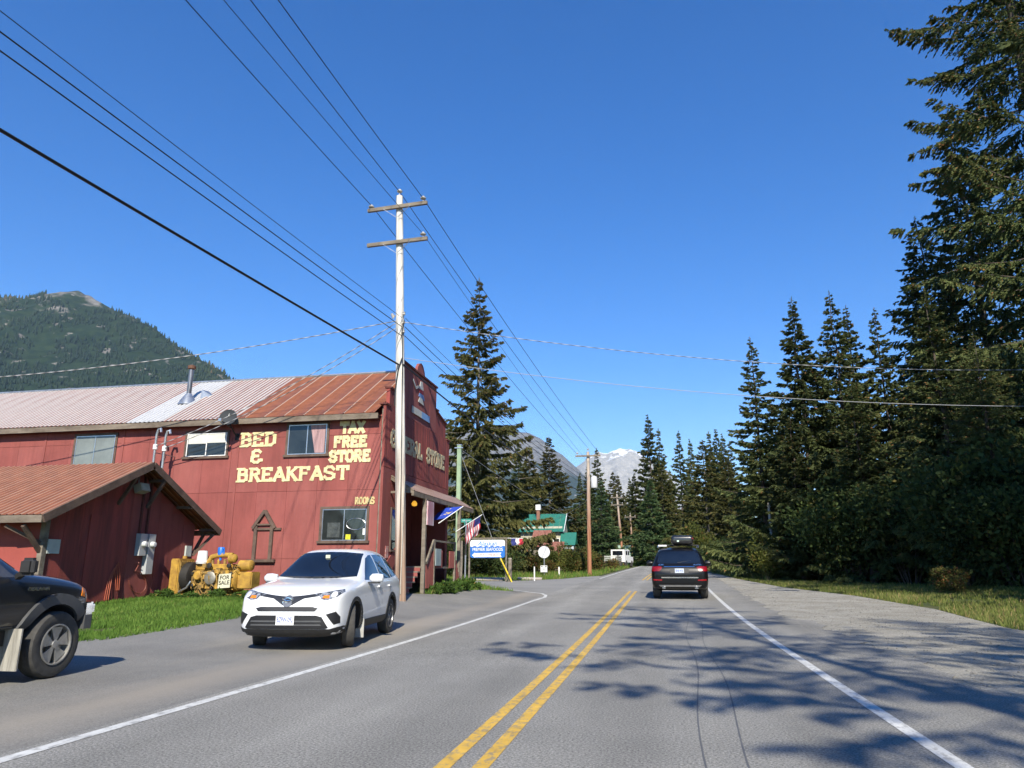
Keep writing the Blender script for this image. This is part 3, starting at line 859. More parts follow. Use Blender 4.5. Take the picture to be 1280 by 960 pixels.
def grass(name, poly, dens, hmin, hmax, m, label, seed, dry=.04, skip=()):
    g = np.random.default_rng(seed)
    xs = [p[0] for p in poly]; ys_ = [p[1] for p in poly]
    area = (max(xs) - min(xs)) * (max(ys_) - min(ys_))
    pts = np.stack([g.uniform(min(xs), max(xs), int(area * dens)), g.uniform(min(ys_), max(ys_), int(area * dens))], 1)
    n1 = vnoise(pts[:, 0] * .9, pts[:, 1] * .9, seed, 4)
    bald = n1 < .34
    pts = pts[~bald]; n1 = n1[~bald]
    keep = [in_poly(x, y, poly) and not any(in_poly(x, y, q) for q in skip) for x, y in pts]
    pts = pts[keep]; n1 = n1[keep]
    k = len(pts)
    z = np.array([zg(x, y) for x, y in pts]) - .04
    h = (hmin + (hmax - hmin) * g.random(k) ** 1.6) * (.55 + .9 * n1)
    a = g.random(k) * 6.28; w = .006 + .012 * g.random(k) + h * .05
    ln = g.normal(size=(k, 2)) * h[:, None] * .38
    V = np.zeros((k, 3, 3))
    V[:, 0] = np.stack([pts[:, 0] - np.cos(a) * w, pts[:, 1] - np.sin(a) * w, z], 1)
    V[:, 1] = np.stack([pts[:, 0] + np.cos(a) * w, pts[:, 1] + np.sin(a) * w, z], 1)
    V[:, 2] = np.stack([pts[:, 0] + ln[:, 0], pts[:, 1] + ln[:, 1], z + h + .03], 1)
    tn = np.clip(.1 + .5 * g.random(k) + (n1 - .5) * 1.1, 0, .88); tn[g.random(k) < dry] = 1
    me = npmesh(name, V.reshape(-1, 3), np.arange(k * 3).reshape(-1, 3), m, {'tint': np.repeat(tn, 3)}, size=3)
    return stuff(link(name, me), label, 'grass')
grass('lawn_grass', [(-10.05, 10.5), (-9.5, 13.5), (-9.15, 16.6), (-9.5, 20.2), (-9.75, 24.4), (-15.2, 24.4), (-15.2, 15.8), (-15.4, 9), (-10.4, 7)], 1100, .03, .11, GRASS, 'short green lawn in front of the red shed and engine', 51, .015)
grass('porch_grass', [(-8.9, 26.7), (-8.25, 26.8), (-8.1, 29.5), (-7.6, 32.2), (-6.5, 33.1), (-7.4, 33.5), (-9.6, 34.8), (-13, 36), (-13, 33.5), (-9.6, 33.2)], 420, .06, .22, GRASS, 'strip of grass along the store porch and street corner', 52, .10)
grass('verge_grass', [(-4.75, 57), (-5.7, 54.2), (-6.6, 50.3), (-8.4, 47.1), (-11, 45.9), (-16, 45.5), (-30, 46.2), (-30, 52), (-14, 60), (-8, 66), (-5.0, 92), (-3.5, 92)], 55, .10, .38, GRASS, 'rough green verge on the far side of the side street', 53, .22)
grass('roadside_grass', [(4.7, 60), (5.0, 50), (6.0, 39), (7.6, 32), (8.2, 25), (7.6, 18.7), (8.3, 12), (22, 12), (22, 32), (14.5, 35), (11.5, 42), (8.7, 50), (6.5, 66), (5, 84), (3.4, 84)], 230, .04, .16, DRY_GRASS, 'yellowing mown grass between the gravel and the shaded thicket', 54, .10)
grass('tall_dry_grass', [(4.6, 62), (6.2, 47), (7.4, 50), (6.6, 66), (5.2, 84), (3.6, 82)], 60, .3, .75, DRY_GRASS, 'tall dry grass in front of the right-hand bushes', 55, .30)
grass('far_grass', [(-3.2, 100), (-6, 92), (-12, 104), (-6, 130), (6, 140), (2, 110)], 10, .4, .9, LEAF_WEED, 'rank green grass beyond the crest of the road', 56, .08)
# loose stones on the gravel, one mass
g_ = np.random.default_rng(77)
SP = g_.uniform([3.0, 4.0], [9.2, 40], (5000, 2)); SP = SP[[in_poly(x, y, gravel_poly) for x, y in SP]]
kst = len(SP); sr = .006 + .020 * g_.random(kst) ** 3
oct_ = np.array([(1, 0, 0), (-1, 0, 0), (0, 1, 0), (0, -1, 0), (0, 0, .7), (0, 0, -.5)], float)
SV = np.array([(x, y, zg(x, y) - .004) for x, y in SP])[:, None, :] + oct_[None] * sr[:, None, None] * (.6 + .8 * g_.random((kst, 6, 1)))
SF = np.array([(0, 2, 4), (2, 1, 4), (1, 3, 4), (3, 0, 4), (2, 0, 5), (1, 2, 5), (3, 1, 5), (0, 3, 5)])
stuff(link('loose_stones', npmesh('loose_stones', SV.reshape(-1, 3), (SF[None] + (np.arange(kst) * 6)[:, None, None]).reshape(-1, 3), mat('stone', (.27, .26, .235), .9, var=.4, scale=2), size=3)), 'loose pale stones scattered on the gravel shoulder', 'gravel')

# ---------------------------------------------------------------- lettering
G = {  # unit-height strokes: list of polylines; serif points for the slab face
    'A': ([[(.08, 0), (.44, 1), (.80, 0)], [(.22, .3), (.66, .3)]], [(.08, 0), (.80, 0), (.40, 1)]),
    'B': ([[(.18, 0), (.18, 1)], [(.18, 1), (.52, 1), (.68, .88), (.68, .66), (.54, .54), (.18, .54)], [(.54, .54), (.74, .42), (.74, .13), (.56, 0), (.18, 0)]], [(.12, 0), (.12, 1)]),
    'D': ([[(.18, 0), (.18, 1)], [(.18, 1), (.54, 1), (.76, .78), (.76, .22), (.54, 0), (.18, 0)]], [(.12, 0), (.12, 1)]),
    'E': ([[(.18, 0), (.18, 1)], [(.18, 1), (.72, 1)], [(.18, .52), (.58, .52)], [(.18, 0), (.74, 0)], [(.72, 1), (.72, .90)], [(.74, 0), (.74, .11)]], [(.12, 0), (.12, 1)]),
    'F': ([[(.18, 0), (.18, 1)], [(.18, 1), (.72, 1)], [(.18, .52), (.58, .52)], [(.72, 1), (.72, .88)]], [(.18, 0), (.12, 1)]),
    'G': ([[(.76, .78), (.6, 1), (.3, 1), (.1, .78), (.1, .22), (.3, 0), (.58, 0), (.76, .16), (.76, .44), (.5, .44)]], []),
    'K': ([[(.18, 0), (.18, 1)], [(.72, 1), (.24, .48)], [(.36, .58), (.76, 0)]], [(.16, 0), (.16, 1), (.72, 1), (.76, 0)]),
    'L': ([[(.18, 0), (.18, 1)], [(.18, 0), (.72, 0), (.72, .22)]], [(.18, 1), (.12, 0)]),
    'M': ([[(.12, 0), (.12, 1), (.48, .35), (.84, 1), (.84, 0)]], [(.12, 0), (.84, 0)]),
    'N': ([[(.14, 0), (.14, 1), (.74, 0), (.74, 1)]], [(.14, 0), (.14, 1), (.74, 1)]),
    'O': ([[(.3, 0), (.1, .24), (.1, .76), (.3, 1), (.56, 1), (.76, .76), (.76, .24), (.56, 0), (.3, 0)]], []),
    'R': ([[(.18, 0), (.18, 1)], [(.18, 1), (.54, 1), (.70, .86), (.70, .64), (.54, .5), (.18, .5)], [(.46, .5), (.74, 0)]], [(.14, 0), (.12, 1), (.76, 0)]),
    'S': ([[(.72, .80), (.56, 1), (.28, 1), (.12, .84), (.12, .66), (.26, .55), (.58, .46), (.74, .34), (.74, .15), (.56, 0), (.26, 0), (.10, .18)]], []),
    'T': ([[(.44, 0), (.44, 1)], [(.08, .80), (.08, 1), (.80, 1), (.80, .80)]], [(.44, 0)]),
    'X': ([[(.12, 0), (.72, 1)], [(.72, 0), (.12, 1)]], [(.12, 0), (.72, 0), (.12, 1), (.72, 1)]),
    '&': ([[(.66, .86), (.52, 1), (.28, 1), (.14, .86), (.14, .66), (.30, .53), (.52, .53)], [(.30, .53), (.10, .40), (.10, .14), (.28, 0), (.52, 0), (.72, .17)], [(.60, .17), (.80, .17)]], []),
}
def letters(text, place, width, height, wt, depth, m, parent, serif=True, pitch=None, bevel=False):
    """cut-out letters on a wall; place(u, v, w) -> world point, u along the wall, v up, w out of it"""
    n = len(text); adv = width / n if pitch is None else pitch
    for i, ch in enumerate(text):
        if ch == ' ':
            continue
        st, se = G[ch]
        sc = adv * .96 / .88
        mb = MB(); k = 0
        def seg(a, b, w_, ext=True):
            nonlocal k
            k += 1
            dp = depth + k * .0008
            d = Vector((b[0] - a[0], b[1] - a[1])); L_ = d.length
            if L_ < 1e-6: return
            d /= L_; nn = Vector((-d.y, d.x)) * w_ / 2
            e = d * w_ * (.42 if ext else 0)
            a2 = Vector(a) - e; b2 = Vector(b) + e
            q = [a2 - nn, b2 - nn, b2 + nn, a2 + nn]
            vs = [place(i * adv + p.x, p.y, 0) for p in q] + [place(i * adv + p.x, p.y, dp) for p in q]
            mb.add(vs, [(3, 2, 1, 0), (4, 5, 6, 7), (0, 1, 5, 4), (1, 2, 6, 5), (2, 3, 7, 6), (3, 0, 4, 7)])
        tw = wt * height
        for pl in st:
            P = [(p[0] * sc, tw / 2 + p[1] * (height - tw)) for p in pl]
            for a, b in zip(P[:-1], P[1:]):
                vert = abs(b[1] - a[1]) > abs(b[0] - a[0])
                seg(a, b, tw * (1.25 if vert and serif else 1.0))
        if serif:
            for (x, y) in se:
                yy = tw * .32 + y * (height - tw * .64)
                seg(((x - .15) * sc, yy), ((x + .15) * sc, yy), tw * .64, False)
        mb.build('letter', m, parent, True)

def text_obj(name, s, size, m, M, parent=None, ext=.002, shear=0., bold=0., sx=1., align='CENTER', world=False):
    cu = bpy.data.curves.new(name, 'FONT')
    cu.body = s; cu.size = size; cu.extrude = ext; cu.shear = shear; cu.offset = bold
    cu.align_x = align; cu.align_y = 'CENTER'; cu.resolution_u = 3
    tmp = bpy.data.objects.new('tmp_text', cu); col.objects.link(tmp)
    dg = bpy.context.evaluated_depsgraph_get()
    me = bpy.data.meshes.new_from_object(tmp.evaluated_get(dg))
    bpy.data.objects.remove(tmp); bpy.data.curves.remove(cu)
    me.transform(M @ Matrix.Diagonal((sx, 1, 1, 1)))
    me.materials.clear(); me.materials.append(m); me.name = name
    return link(name, me, parent, world)

# ---------------------------------------------------------------- the red store
RED = mat('red_wall_paint', (.275, .074, .062), .85, col2=(.215, .053, .044), scale=1.3, bump=.25, bscale=25, stretch=(1, 1, .35), contrast=(.3, .7), wear=.22)
RED_B = mat('red_wall_paint_faded', (.295, .088, .074), .85, col2=(.24, .062, .053), scale=1.1, bump=.25, bscale=25, stretch=(1, 1, .4), contrast=(.3, .7), wear=.22)
DARK_RED = mat('weathered_red_boards', (.30, .060, .048), .85, col2=(.115, .030, .026), scale=1.6, bump=.35, bscale=20, stretch=(2.2, 2.2, .22), contrast=(.3, .62))
BROWN = mat('brown_trim', (.135, .090, .066), .85, col2=(.075, .050, .038), scale=3, bump=.3, stretch=(1, 1, 1))
GREY_WOOD = mat('grey_weathered_wood', (.235, .205, .165), .9, col2=(.125, .102, .078), scale=4, bump=.5, stretch=(.3, 1, 1))
FASCIA = mat('fascia_wood', (.215, .175, .135), .9, col2=(.105, .080, .058), scale=1.6, bump=.4, stretch=(.7, 2, 2))
CREAM = mat('cream_letter_paint', (.74, .66, .38), .8, col2=(.56, .46, .23), scale=7, wear=.14)
OCHRE = mat('dull_letter_paint', (.52, .47, .31), .8, col2=(.34, .27, .17), scale=6)
ROOMS_P = mat('tan_letter_paint', (.62, .49, .23), .7, var=.2)
ALU = mat('aluminium', (.55, .56, .57), .35, .9, var=.15, scale=6)
WHITE = mat('white_paint', (.78, .78, .76), .6, var=.12, scale=4)
BLACK = mat('black_rubber', (.015, .015, .016), .7, var=.3)
GALV = mat('galvanised_steel', (.50, .52, .54), .35, .75, col2=(.33, .35, .37), scale=7)
PANE = glass('window_glass', (.030, .036, .036), .05, .6)
PANE_L = glass('blind_behind_glass', (.20, .22, .20), .10, .6, .25)
PANE_W = mat('white_blind', (.62, .62, .55), .6, var=.15)
CURTAIN = mat('pink_curtain', (.42, .27, .27), .9, col2=(.28, .17, .17), scale=3, stretch=(9, 1, .4))

def roof_mat(name, low, high, wear, seam=None):
    """painted corrugated sheet: 'rib' attribute 1 on the crests, where paint has worn through"""
    m = bpy.data.materials.new(name); m.use_nodes = True
    N, L = m.node_tree.nodes, m.node_tree.links
    b = N['Principled BSDF']; b.inputs['Roughness'].default_value = .55; b.inputs['Metallic'].default_value = .15
    at = N.new('ShaderNodeAttribute'); at.attribute_name = 'rib'
    tc = N.new('ShaderNodeTexCoord')
    mp = N.new('ShaderNodeMapping'); mp.inputs['Scale'].default_value = (3.0, .45, .45); L.new(tc.outputs['Object'], mp.inputs['Vector'])
    nz = N.new('ShaderNodeTexNoise'); nz.inputs['Scale'].default_value = 1.4; nz.inputs['Detail'].default_value = 8; L.new(mp.outputs['Vector'], nz.inputs['Vector'])
    ad = N.new('ShaderNodeMath'); ad.operation = 'MULTIPLY_ADD'; ad.inputs[1].default_value = 1.5; ad.inputs[2].default_value = wear - .75
    L.new(nz.outputs['Fac'], ad.inputs[0])
    mu = N.new('ShaderNodeMath'); mu.operation = 'MULTIPLY'; mu.use_clamp = True; L.new(at.outputs['Fac'], mu.inputs[0]); L.new(ad.outputs[0], mu.inputs[1])
    n2 = N.new('ShaderNodeTexNoise'); n2.inputs['Scale'].default_value = 3; n2.inputs['Detail'].default_value = 6; L.new(tc.outputs['Object'], n2.inputs['Vector'])
    rp = N.new('ShaderNodeValToRGB'); e = rp.color_ramp.elements
    e[0].position = .35; e[0].color = (*[c * .72 for c in low], 1); e[1].position = .65; e[1].color = (*low, 1)
    L.new(n2.outputs['Fac'], rp.inputs['Fac'])
    mx = N.new('ShaderNodeMix'); mx.data_type = 'RGBA'; mx.inputs['B'].default_value = (*high, 1)
    L.new(mu.outputs[0], mx.inputs['Factor']); L.new(rp.outputs['Color'], mx.inputs['A']); L.new(mx.outputs['Result'], b.inputs['Base Color'])
    return m
R_WORN = roof_mat('worn_red_roof', (.24, .080, .052), (.48, .455, .425), .98)
R_RED = roof_mat('rust_red_roof', (.29, .100, .042), (.44, .34, .27), .95)
R_BARE = roof_mat('bare_metal_roof', (.44, .44, .44), (.50, .50, .50), 1.2)
R_SHED = roof_mat('shed_rust_roof', (.26, .088, .038), (.40, .27, .19), .62)
R_BACK = roof_mat('back_roof', (.30, .10, .07), (.5, .45, .42), .8)
def roof_panel_mesh(name, w, A, B, m, ribs=4, rib_h=.022, wide=.42, sl=.07):
    """corrugated sheet of width w (along x) from eave (y,z)=A to ridge B; ribs as raised trapezoids"""
    A = Vector((0, A[0], A[1])); B = Vector((0, B[0], B[1]))
    d = (B - A).normalized(); nrm = Vector((1, 0, 0)).cross(d)
    if nrm.z < 0: nrm = -nrm
    pr = []; p = w / ribs
    for i in range(ribs):
        x = i * p
        pr += [(x, 0, 0.), (x + p * (.5 - wide / 2 - sl), 0, 0.), (x + p * (.5 - wide / 2), rib_h, 1.), (x + p * (.5 + wide / 2), rib_h, 1.), (x + p * (.5 + wide / 2 + sl), 0, 0.)]
    pr.append((w, 0, 0.))
    V = []; rb = []
    nseg = 3
    for j in range(nseg + 1):
        q = A + (B - A) * j / nseg
        for x, hh, r_ in pr:
            V.append(q + Vector((x, 0, 0)) + nrm * hh); rb.append(r_)
    n = len(pr)
    F = [(j * n + i, j * n + i + 1, (j + 1) * n + i + 1, (j + 1) * n + i) for j in range(nseg) for i in range(n - 1)]
    return npmesh(name, V, F, m, {'rib': rb})
store = thing('store_building', 'long red two-storey store building with rusty metal roof and false front', 'building', (-9.7, 24.58, .3))
SX0, SX1, SY0, SY1 = -35.0, -9.7, 24.58, 32.75
EAVE, RIDGE, RY = 6.86, 9.62, 28.66
core = MB().box(SX0, -11.25, SY0 + .03, SY1 - .03, .1, EAVE - .15).box(-11.249, SX1 - .02, SY0 + .03, 26.2, .1, 4.60).box(-11.249, SX1 - .02, 32.4, SY1 - .03, .1, 4.60).box(-11.249, SX1 - .02, SY0 + .03, SY1 - .03, 4.601, EAVE - .15)
core.prism([(SY0 + .1, EAVE - .16), (SY1 - .1, EAVE - .16), (RY, RIDGE - .25)], lambda y, z: (SX0, y, z), (SX1 - SX0 - .05, 0, 0))
core.build('wall', RED, store, True)
rows = (.12, 1.68, 4.10, 6.14, 6.80)
for i in range(21):
    for j in range(4):
        x1 = SX1 - .12 - i * 1.2; x0 = x1 - 1.2
        jit = random.random() * .004
        MB().box(x0 + .004, x1 - .004, SY0 - .012 - jit, SY0 + .029, rows[j] + .005, rows[j + 1] - .005).build('wall_panel', random.choice((RED, RED_B, RED)), store, True)
MB().box(-9.80, -9.655, SY0 - .045, SY0 + .02, .12, 7.15).build('corner_board', GREY_WOOD, store, True)
for x in (-20.6, -24.2, -15.55, -27.8):
    MB().box(x - .045, x + .045, SY0 - .035, SY0 - .017, .15, 6.78).build('batten', RED_B, store, True)
# roof
pw = .8
kinds = {}
i = 0; x = -9.98
PM = {k: roof_panel_mesh('roof_panel', pw, (24.215, EAVE), (RY, RIDGE), m, rb, .024, wd, .07 if rb > 1 else .022) for k, m, rb, wd in (('worn', R_WORN, 4, .44), ('red', R_RED, 1, .018), ('bare', R_BARE, 4, .4))}
while x - pw > SX0 - .5:
    x -= pw
    k = 'red' if x > -15.9 else 'bare' if -20.45 < x < -19.3 else 'worn'
    o = link('roof_panel', PM[k], store); o.location = (x + 9.7, -24.58, -.3 + .002 * (i % 2)); i += 1
bk = MB(); bk.add([(SX0 - .3, RY, RIDGE - .003), (-9.95, RY, RIDGE - .003), (-9.95, 33.2, EAVE), (SX0 - .3, 33.2, EAVE)], [(0, 1, 2, 3)]); bk.build('back_roof', R_BACK, store, True)
MB().tube([(SX0, RY, RIDGE + .02), (-9.9, RY, RIDGE + .02)], .07, 8).build('ridge_cap', GALV, store, True, True)
MB().box(SX0 - .3, -9.84, 24.21, 24.255, EAVE - .22, EAVE - .015).build('fascia', FASCIA, store, True)
MB().box(SX0 - .3, -9.84, 24.255, SY0, EAVE - .10, EAVE - .07).build('soffit', mat('dark_soffit', (.10, .04, .03), .9), store, True)

def window(x0, x1, z0, z1, kind='dark', frame=ALU, trim=BROWN, parent=None, y=None, split=.5, tr=.09):
    """sliding window on the long side wall"""
    y = SY0 if y is None else y
    w = MB()
    w.box(x0 - tr, x1 + tr, y - .060, y - .014, z1, z1 + tr).box(x0 - tr, x0, y - .058, y - .014, z0, z1).box(x1, x1 + tr, y - .058, y - .014, z0, z1)
    w.box(x0 - tr - .05, x1 + tr + .05, y - .095, y - .014, z0 - tr, z0)
    f = w.build('window', trim, parent, True)
    xm = x0 + (x1 - x0) * split; t = .035
    s = MB().box(x0, x1, y - .050, y - .018, z1 - t, z1 - .001).box(x0, x1, y - .050, y - .018, z0 + .001, z0 + t)
    s.box(x0 + .001, x0 + t, y - .049, y - .018, z0 + t, z1 - t).box(x1 - t, x1 - .001, y - .049, y - .018, z0 + t, z1 - t).box(xm - t / 2, xm + t / 2, y - .052, y - .018, z0 + t, z1 - t)
    s.build('frame', frame, f, True)
    for a, b in ((x0 + t, xm - t / 2), (xm + t / 2, x1 - t)):
        MB().box(a, b, y - .032, y - .026, z0 + t, z1 - t).build('pane', PANE_L if kind == 'pale' else PANE, f, True)
    return f
w1 = window(-22.75, -20.95, 5.25, 6.48, 'pale', parent=store)
w2 = window(-17.75, -16.05, 5.50, 6.40, 'dark', WHITE, parent=store)
for a, b, zz in ((-17.70, -16.92, 6.0), (-16.88, -16.10, 6.02)):
    MB().box(a, b, SY0 - .036, SY0 - .0325, zz, 6.36).build('blind', PANE_W, w2, True)
w3 = window(-13.5, -11.95, 5.45, 6.58, 'dark', parent=store)
cp = MB(); cpx = [(-12.62 + .06 * k, (k % 2) * .012) for k in range(11)]
V = []
for k, (cx_, dy) in enumerate(cpx):
    V += [(cx_ + .10 * (k / 10 < .5) * 0 + (.25 - .025 * k) * 0, SY0 - .034 - dy * .3, 6.54), (cx_ + .22 * (1 - k / 10), SY0 - .034 - dy * .3, 5.50)]
cp.add(V, [(2 * k, 2 * k + 1, 2 * k + 3, 2 * k + 2) for k in range(10)]); cp.build('curtain', CURTAIN, w3, True)
w4 = window(-11.92, -10.22, 2.30, 3.42, 'dark', parent=store)
MB().tube([(-10.62 + .36 * math.cos(a), SY0 - .038, 2.88 + .20 * math.sin(a)) for a in np.linspace(0, 2 * PI, 25)], .012, 5, False).build('oval_sign_rim', ALU, w4, True)
MB().box(-10.98, -10.80, SY0 - .040, SY0 - .034, 2.34, 2.52).build('yellow_notice', mat('yellow_notice', (.72, .66, .03), .6, var=.1), w4, True)
MB().box(-10.34, -10.20, SY0 - .040, SY0 - .034, 2.50, 2.72).build('white_notice', WHITE, w4, True)
MB().box(-11.70, -11.22, SY0 - .036, SY0 - .033, 2.42, 2.94).build('shelf_display', mat('grey_display', (.075, .085, .08), .5, var=.6, scale=9), w4, True)

side = lambda x0, z0: (lambda u, v, w: Vector((x0 + u, SY0 - .018 - w, z0 + v)))
letters('BED', side(-15.48, 5.80), 1.50, .56, .195, .016, CREAM, store)
letters('&', side(-14.98, 5.16), .52, .55, .195, .016, CREAM, store)
letters('BREAKFAST', side(-15.50, 4.47), 4.52, .54, .195, .016, CREAM, store)
letters('TAX', side(-11.42, 6.16), .98, .50, .25, .016, CREAM, store, False)
letters('FREE', side(-11.66, 5.64), 1.32, .47, .26, .016, CREAM, store, False)
letters('STORE', side(-11.80, 5.10), 1.62, .48, .25, .016, CREAM, store, False)
letters('ROOMS', side(-10.70, 3.57), .76, .27, .20, .02, ROOMS_P, store, False)
# arched frame on the wall
ar = MB()
ar.box(-14.56, -14.44, SY0 - .10, SY0 - .014, 1.66, 2.85).box(-13.92, -13.80, SY0 - .10, SY0 - .014, 1.66, 2.85)
ar.box(-14.72, -13.64, SY0 - .16, SY0 - .014, 1.56, 1.66).box(-14.62, -13.50, SY0 - .085, SY0 - .014, 2.70, 2.78)
ar.bar((-14.62, SY0 - .07, 2.76), (-14.18, SY0 - .07, 3.40), .11, .12, (0, -1, 0)); ar.bar((-14.18, SY0 - .068, 3.40), (-13.74, SY0 - .068, 2.76), .11, .12, (0, -1, 0))
ar.bar((-14.45, SY0 - .066, 2.90), (-13.91, SY0 - .066, 2.90), .06, .08, (0, -1, 0))
tag(ar.build('arched_wall_frame', BROWN), 'brown pointed wooden frame with a sill fixed to the red side wall', 'wall frame')

# false front (faces the road)
FX = -9.62
def board_wall(name, y0, y1, z0, zt, st, m, parent, x=FX, d=.035):
    y = y0
    while y < y1 - .01:
        e = min(y + st, y1); z = zt if not callable(zt) else zt((y + e) / 2)
        MB().box(x - d, x + random.random() * .006, y + .004, e - .004, z0, z).build(name, m, parent, True)
        y = e
MB().box(-9.715, -9.66, 24.42, 26.22, .12, 4.60).box(-9.715, -9.66, 32.38, 32.72, .12, 4.60).box(-9.715, -9.66, 24.42, 32.72, 4.602, 7.2).build('front_wall', RED, store, True)
MB().prism([(24.86, 7.2), (24.86, 7.92), (25.9, 7.92), (25.9, 9.30), (30.55, 9.30), (30.55, 8.30), (30.75, 8.22), (32.2, 7.92), (32.2, 7.2)], lambda y, z: (-9.80, y, z), (.14, 0, 0)).build('false_front', DARK_RED, store, True)
board_wall('board', 24.42, 32.72, 4.92, 7.2, .30, DARK_RED, store)
board_wall('front_panel', 24.42, 26.22, .14, 4.90, .9, RED, store); board_wall('front_panel', 26.23, 32.37, 4.58, 4.90, 1.23, RED, store); board_wall('front_panel', 32.38, 32.72, .14, 4.90, .4, RED, store)
board_wall('board', 25.9, 30.55, 7.22, 9.28, .93, RED_B, store, -9.635, .02)
cp = MB().box(-9.86, -9.58, 25.85, 30.62, 9.30, 9.37).box(-9.86, -9.60, 24.82, 25.88, 7.92, 7.98).box(-9.86, -9.60, 30.5, 30.95, 8.30, 8.36)
cp.bar((-9.72, 30.75, 8.24), (-9.72, 32.25, 7.93), .26, .06).box(-9.86, -9.57, 24.36, 24.84, 7.2, 7.26).box(-9.86, -9.57, 32.2, 32.78, 7.2, 7.26)
cp.build('coping', mat('dark_coping', (.16, .045, .035), .85, var=.4), store, True)
MB().prism([(27.85, 9.36), (27.95, 9.60), (28.15, 9.80), (28.4, 9.88), (28.65, 9.80), (28.85, 9.60), (28.95, 9.36)], lambda y, z: (-9.78, y, z), (.12, 0, 0)).build('finial', RED_B, store, True)
fr = lambda y0, z0: (lambda u, v, w: Vector((FX + .012 + w, y0 + u, z0 + v)))
letters('GENERAL STORE', fr(25.0, 5.72), 6.95, .66, .19, .018, OCHRE, store)
# painted figure and small board on the false front
em = MB(); ex = FX + .012
em.prism([(28.05, 8.68), (28.2, 9.02), (28.45, 9.05), (28.6, 8.7)], lambda y, z: (ex - .01, y, z), (.02, 0, 0))
em.prism([(27.98, 8.10), (28.14, 8.34), (28.5, 8.34), (28.68, 8.08)], lambda y, z: (ex - .01, y, z), (.02, 0, 0))
em.bar((27.1, ) and (ex, 27.25, 8.86), (ex, 27.65, 8.60), .02, .10).bar((ex, 27.65, 8.60), (ex, 27.95, 8.74), .02, .10)
eo = em.build('painted_emblem', mat('emblem_white', (.55, .55, .52), .8, var=.3), store, True)
MB().prism([(28.1, 8.52), (28.12, 8.66), (28.5, 8.66), (28.52, 8.50)], lambda y, z: (ex - .01, y, z), (.024, 0, 0)).build('emblem_red', mat('emblem_red', (.45, .03, .04), .8), eo, True)
MB().prism([(28.0, 8.34), (28.1, 8.50), (28.6, 8.50), (28.78, 8.30)], lambda y, z: (ex - .01, y, z), (.022, 0, 0)).build('emblem_blue', mat('emblem_blue', (.16, .28, .55), .8), eo, True)
sb = MB().box(ex, ex + .03, 27.2, 28.4, 7.48, 7.76).build('small_sign', mat('sign_grey', (.50, .50, .46), .7, var=.2, scale=8), store, True)
MB().box(ex, ex + .032, 28.403, 29.5, 7.48, 7.76).build('blue_half', mat('sign_blue', (.20, .36, .62), .6, var=.2, scale=8), sb, True)
# shop window, door, notices under the porch roof
def front_window(y0, y1, z0, z1, nm='window', x=-9.608):
    t = .07
    f = MB().box(x, x + .05, y0 - t, y1 + t, z1, z1 + t).box(x, x + .07, y0 - t, y1 + t, z0 - t, z0).box(x, x + .048, y0 - t, y0, z0, z1).box(x, x + .048, y1, y1 + t, z0, z1).build(nm, BROWN, store, True)
    MB().box(x, x + .012, y0, y1, z0, z1).build('pane', PANE, f, True)
    return f
front_window(25.35, 26.05, 2.0, 3.45); front_window(29.3, 30.4, 2.1, 3.3, 'window', -11.248)
dr = front_window(27.1, 28.05, 1.5, 3.55, 'door', -11.248)
MB().tube([(-11.17, 27.2, 2.45), (-11.17, 27.2, 2.6)], .02, 6).build('handle', GALV, dr, True)
for y, z in ((24.9, 2.0), (24.9, 1.45)):
    MB().box(FX + .012, FX + .03, y, y + .28, z - .3, z + .12).build('notice', mat('red_notice', (.40, .05, .04), .7, col2=(.55, .45, .40), scale=12), store, True)
# porch roof, posts, deck, steps, pickets
PA, PB = (-8.72, 4.10), (-9.64, 4.66)
def porch_panel(y0, y1):
    mb = MB(); k = 6
    xs_ = [(PA[0] + (PB[0] - PA[0]) * j / 2, PA[1] + (PB[1] - PA[1]) * j / 2) for j in range(3)]
    V = []; rb = []
    for (x, z) in xs_:
        for q in range(k + 1):
            y = y0 + (y1 - y0) * q / k
            V.append((x, y, z + (.02 if q % 2 else 0))); rb.append(1. if q % 2 else 0.)
    F = [(j * (k + 1) + q, j * (k + 1) + q + 1, (j + 1) * (k + 1) + q + 1, (j + 1) * (k + 1) + q) for j in range(2) for q in range(k)]
    return npmesh('porch_roof_panel', V, F, R_RED, {'rib': rb})
pr_ = MB().box(-8.80, -8.70, 25.2, 33.95, 3.92, 4.085).box(-9.6, -8.8, 25.2, 25.28, 4.02, 4.10).build('porch_roof', FASCIA, store, True)
MB().add([(-8.72, 25.22, 4.06), (-9.62, 25.22, 4.60), (-9.62, 33.93, 4.60), (-8.72, 33.93, 4.06)], [(0, 1, 2, 3)]).build('porch_ceiling', BROWN, pr_, True)
for y in (25.25, 33.92):
    MB().bar((-8.74, y, 4.06), (-9.64, y, 4.62), .06, .16).build('rake_board', FASCIA, pr_, True)
for k in range(11):
    me = porch_panel(25.2 + k * .795, 25.2 + (k + 1) * .795)
    link('porch_roof_panel', me, pr_, True)
for y in (26.65, 31.6):
    MB().box(-8.82, -8.68, y - .07, y + .07, .35, 3.95).build('porch_post', GREY_WOOD, store, True)
dk = MB().box(-11.24, -8.80, 26.52, 31.6, 1.34, 1.42).build('porch_deck', GREY_WOOD, store, True)
for k in range(5):
    y = 26.50 - k * .29; z = 1.42 - (k + 1) * .18
    s = MB().box(-9.58, -8.80, y - .32, y - .004, z - .045, z).build('step_tread', GREY_WOOD, store, True)
    MB().box(-9.57, -8.81, y - .03, y - .003, z + .001, z + .133).build('riser', RED_B, s, True)
MB().bar((-9.60, 25.0, 1.25), (-9.60, 26.6, 2.25), .05, .5).build('left_balustrade', RED, store, True)
y = 26.85
